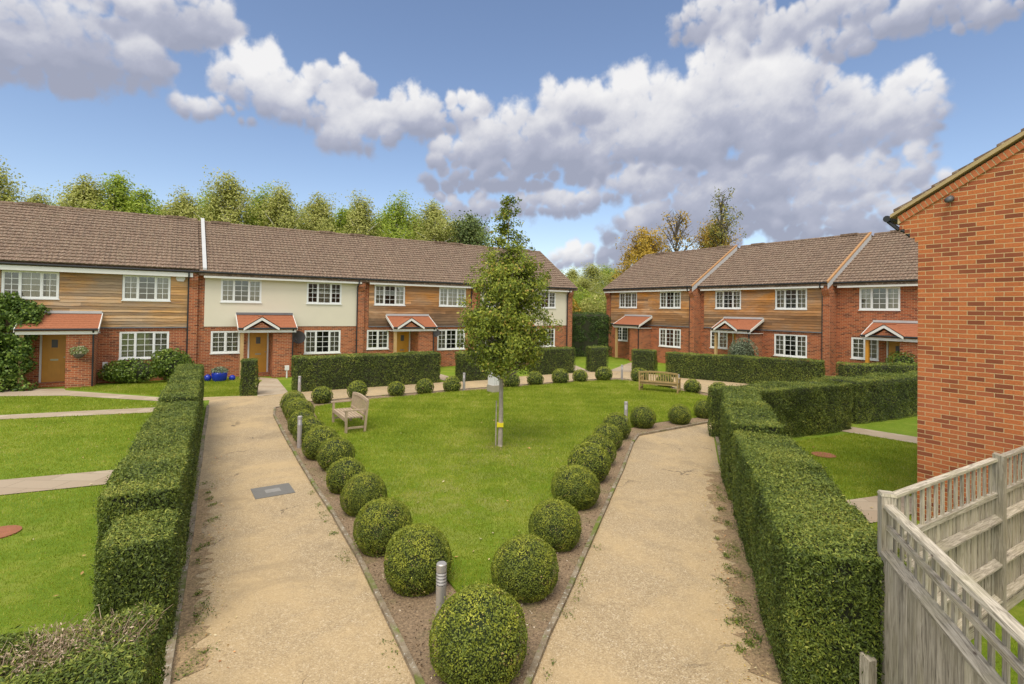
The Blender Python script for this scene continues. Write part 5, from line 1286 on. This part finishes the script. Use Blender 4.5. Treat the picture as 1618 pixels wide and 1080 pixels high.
# cumulus field painted by direction: azimuth / elevation in degrees
def sky_image(macros, seed=5, RES=4096, draft=False):
    rng = np.random.default_rng(seed); dpp = 360/RES
    a0, a1, e0, e1 = -75, 75, -2, 52
    az = np.arange(a0, a1, dpp); el = np.arange(e0, e1, dpp); A, E = np.meshgrid(az, el)
    def vn(sc, sd, sy=1.0):
        r = np.random.default_rng(sd); u = (A-a0)*sc; v = (E-e0)*sc*sy; n1, n2 = int(u.max())+3, int(v.max())+3; L = r.random((n2, n1))
        i, j = u.astype(int), v.astype(int); fu, fv = u-i, v-j; fu = fu*fu*(3-2*fu); fv = fv*fv*(3-2*fv)
        return (L[j, i]*(1-fu)+L[j, i+1]*fu)*(1-fv)+(L[j+1, i]*(1-fu)+L[j+1, i+1]*fu)*fv
    def fbm(sc, sd, o=6, g=.55, sy=1.0):
        t = 0; am = 1; tot = 0
        for k in range(o): t = t+am*vn(sc*2**k, sd+k, sy); tot += am; am *= g
        return t/tot-.5
    wx = fbm(.22, 10, 6, .6)*3.2; wy = fbm(.22, 30, 6, .6)*2.6
    Z = np.full(A.shape, -9.0); Sd = np.full(A.shape, -9.0); T = np.zeros(A.shape); Wt = np.zeros(A.shape)
    Bp = np.full(A.shape, .45); puffs = []
    for (ca, ce, ra, re, dk) in macros:
        n = int(10+ra*re*2.0)
        ang = rng.uniform(0, 2*np.pi, n); q = np.sqrt(rng.random(n))*.8
        pa, pe = ca+np.cos(ang)*q*ra, ce+np.sin(ang)*q*re
        rm = min(ra, re)
        pr = rm*rng.uniform(.25, .62, n)*(1.15-.55*q) + .25
        pe = np.where(pe < ce-re*.45, ce-re*.45+rng.uniform(0, .3, n), pe)   # flat base
        for x, y, r in zip(pa, pe, pr):
            i0, i1 = int((x-3*r-3-a0)/dpp), int((x+3*r+3-a0)/dpp); j0, j1 = int((y-3*r-3-e0)/dpp), int((y+3*r+3-e0)/dpp)
            i0, j0 = max(i0, 0), max(j0, 0)
            if i1 <= i0 or j1 <= j0 or i0 >= A.shape[1] or j0 >= A.shape[0]: continue
            sl = (slice(j0, j1), slice(i0, i1)); dx = A[sl]+wx[sl]*.5-x; dy = E[sl]+wy[sl]*.5-y; d2 = (dx*dx+dy*dy)/(r*r)
            h = np.sqrt(np.maximum(0, 1-d2))*r; z = np.where(d2 < 1, h*1.0+.15*rng.random(), -9.0); s = 1-np.sqrt(d2)
            Z[sl] = np.maximum(Z[sl], z); Sd[sl] = np.maximum(Sd[sl], s)
            w = np.exp(-d2*1.2)*(1); t = (E[sl]-(ce-re*.8))/(re*1.8); T[sl] += w*(np.clip(t, 0, 1)-dk); Wt[sl] += w
            puffs.append((y-.5*r+rng.normal(0, .5), x, y, r, sl, (y-(ce-re*.8))/(re*1.8)-dk))
    T = T/np.maximum(Wt, 1e-4)
    puffs.sort(key=lambda p: -p[0])
    for _, x, y, r, sl, t in puffs:
        r = r*1.12; dx = A[sl]+wx[sl]*.5-x; dy = E[sl]+wy[sl]*.5-y; d = np.sqrt(dx*dx+dy*dy)/r
        a = np.clip((1-d)/.55, 0, 1); a = a*a*(3-2*a)*.8
        Bp[sl] = Bp[sl]*(1-a)+a*(.42+.30*np.clip((dy*.9-dx*.25)/r, -1, 1)+.34*np.clip(t, -.2, 1))
    det = fbm(.5, 70, 7, .6); det2 = fbm(1.3, 90, 6, .6)
    al = np.clip((Sd+det*1.3+det2*.3+.07)/(.60+.6*np.clip(fbm(.12, 55, 3)+.15, 0, 1)), 0, 1); al = al*al*(3-2*al)
    Zs = np.maximum(Z, -.2)
    def blur(X, k):
        for ax in (0, 1):
            c = np.cumsum(np.pad(X, [(k+1, k) if a == ax else (0, 0) for a in (0, 1)], mode='edge'), axis=ax)
            X = (np.take(c, range(2*k+1, c.shape[ax]), axis=ax)-np.take(c, range(0, c.shape[ax]-2*k-1), axis=ax))/(2*k+1)
        return X
    H1 = blur(blur(Zs, 3), 3)+det*.35+det2*.12; H2 = blur(blur(Zs, 14), 14)
    def lam(H, k):
        gy, gx = np.gradient(H, dpp); nl = np.sqrt(gx*gx+gy*gy+k*k); return ((-gx*-.35)+(-gy*.80)+k*.49)/nl
    b = .02+.95*blur(Bp, 2)+.10*(lam(H1, 1.1)-.3)+.14*(lam(H2, .7)-.3)+.25*(blur(T, 12)-.4)+det*.22+det2*.07
    b = (b-.70)*1.6+.55+fbm(.09, 44, 3)*.5
    b = np.clip(b+.30*(1-np.clip(Sd*1.8, 0, 1))*.4, 0, 1)
    cols = np.array([(.36, .385, .49), (.46, .48, .585), (.68, .685, .74), (.92, .91, .91)]); xs = [0, .33, .62, 1]
    C = np.stack([np.interp(b, xs, cols[:, i]) for i in range(3)], -1)
    img = np.zeros((RES//2, RES, 4), np.float32)
    # bright sheet added to the unseen sky overhead and behind, as soft fill light
    ea = -90+dpp*np.arange(RES//2); aa = -180+dpp*np.arange(RES)
    up = np.clip((ea-36)/20, 0, 1)[:, None]; bk = np.clip((abs(aa)-68)/22, 0, 1)[None, :]*np.clip((ea-3)/10, 0, 1)[:, None]
    cov = np.maximum(up, bk); streak = .85+.15*np.sin(ea[:, None]*.21+2*np.sin(aa[None, :]*.05))*np.sin(aa[None, :]*.083+1.5*np.sin(ea[:, None]*.13))
    img[..., 3] = cov*.9*streak; img[..., :3] = np.array([1.0, .985, .95])*FILL_SHEET
    j0 = int((e0+90)/dpp); i0 = int((a0+180)/dpp)
    fe = np.clip((a1-abs(A))/8, 0, 1)*np.clip((e1-E)/6, 0, 1)
    sub = img[j0:j0+A.shape[0], i0:i0+A.shape[1]]; af = (al*fe)[..., None]; bgc = sub[..., 3:].copy()
    tot = af+bgc*(1-af); sub[..., :3] = (C*af+sub[..., :3]*bgc*(1-af))/np.maximum(tot, 1e-4); sub[..., 3:] = tot
    return img

macros = [(-39.7, 20.3, 7.4, 3.5, 0.25), (-43.2, 18.4, 5.2, 2.5, 0.3), (-32.5, 24.9, 5.9, 2.9, 0.2), (-36.8, 23.5, 6.7, 2.6, 0.2), (-25.8, 20.7, 4.5, 3.6, -0.1), (-29.8, 17.6, 3.9, 1.5, 0), (-18.4, 22.1, 3.7, 2.5, 0), (-20.8, 19.2, 7.8, 2.9, 0.05), (-17.0, 17.3, 6.0, 2.7, 0), (-11.2, 19.6, 4.0, 3.0, 0), (-5.8, 20.0, 3.4, 2.3, 0), (-6.4, 16.2, 4.1, 1.9, 0.1), (-0.9, 18.3, 5.5, 3.4, 0), (6.0, 20.1, 6.1, 3.7, 0), (3.3, 16.7, 11.6, 3.2, 0.15), (12.7, 20.8, 6.6, 4.2, 0), (16.6, 17.5, 9.5, 4.2, 0.15), (21.5, 23.4, 4.2, 2.7, 0), (20.3, 20.1, 7.3, 4.6, 0.1), (26.7, 19.4, 6.6, 4.4, 0.1), (25.1, 16.2, 8.5, 4.1, 0.25), (33.0, 17.3, 5.4, 3.5, 0.15), (37.1, 17.8, 3.1, 3.0, -0.1), (33.0, 15.2, 6.8, 2.7, 0.35), (38.8, 16.2, 1.7, 1.5, 0), (-2.2, 13.8, 10.2, 2.0, 0.45), (12.8, 14.9, 11.1, 2.2, 0.4), (20.8, 27.5, 6.7, 2.3, 0.15), (25.0, 25.5, 6.8, 2.6, 0.2), (30.4, 26.2, 6.7, 2.2, 0.15), (37.1, 24.6, 6.7, 1.9, 0.2), (42.0, 23.4, 2.7, 1.5, 0.2), (27.2, 23.1, 4.4, 2.6, 0.1), (31.9, 23.5, 3.0, 1.8, 0.1), (-5.3, 11.0, 5.5, 1.9, 0.0), (4.0, 11.2, 6.2, 1.9, 0.05), (12.8, 12.7, 5.9, 2.3, 0.0), (17.9, 12.5, 5.6, 2.5, 0.1), (25.1, 12.0, 7.4, 3.0, 0.15), (32.5, 11.9, 5.9, 2.8, 0.1), (37.1, 12.9, 4.0, 2.1, 0.0), (39.7, 11.0, 2.5, 1.5, 0.1), (21.0, 9.5, 8.4, 3.1, 0.45), (30.5, 8.6, 8.2, 2.6, 0.35), (13.5, 8.1, 4.6, 3.3, 0.5), (12.8, 9.1, 1.8, 1.4, -0.3), (6.5, 5.8, 2.7, 1.8, -0.3), (10.2, 5.1, 3.3, 2.0, 0.5), (35.4, 8.8, 3.7, 2.2, 0.2), (27.9, 7.3, 10.8, 1.5, 0.1), (43.6, 8.5, 2.2, 2.5, 0.2), (-6.2, 8.7, 4.1, 1.2, 0.2)]
RES = 4096; FILL_SHEET = 1.55
pix = np.roll(sky_image(macros, RES=RES), -RES//4, axis=1)
tc = nt.nodes.new('ShaderNodeTexCoord')
def env(name, px):
    im = bpy.data.images.new(name, RES, RES//2, alpha=False, float_buffer=True); im.colorspace_settings.name = 'Non-Color'
    im.pixels.foreach_set(np.ascontiguousarray(px, dtype=np.float32).ravel()); im.update()
    et = nt.nodes.new('ShaderNodeTexEnvironment'); et.image = im; nt.links.new(tc.outputs['Generated'], et.inputs[0]); return et
mk = np.repeat(pix[..., 3:4], 4, axis=2); mk[..., 3] = 1; pix[..., 3] = 1
et = env('cloud_fill_colour', pix); em = env('cloud_fill_cover', mk)
cl = mix(nt, 1.0, et.outputs['Color'], (CLOUD,)*3, 'MULTIPLY')
skyc = mix(nt, 1.0, sky.outputs[0], SKYTINT, 'MULTIPLY')
fin = mix(nt, math_(nt, 'MULTIPLY', em.outputs['Color'], .97), skyc, cl)
nt.links.new(fin, bg.inputs['Color'])
sl_ = bpy.data.lights.new('sun', 'SUN'); sl_.energy = 1.0; sl_.angle = rad(28); sl_.color = (1, .93, .78); so = bpy.data.objects.new('sun', sl_); COL.objects.link(so)
dirv = Vector((math.sin(SUN_AZ)*math.cos(SUN_EL), math.cos(SUN_AZ)*math.cos(SUN_EL), math.sin(SUN_EL)))
so.rotation_euler = dirv.to_track_quat('Z', 'Y').to_euler()
S.view_settings.view_transform = 'Standard'; S.view_settings.look = 'None'; S.view_settings.exposure = EXPO; S.view_settings.gamma = 1
S.cycles.max_bounces = 6; S.cycles.transparent_max_bounces = 12
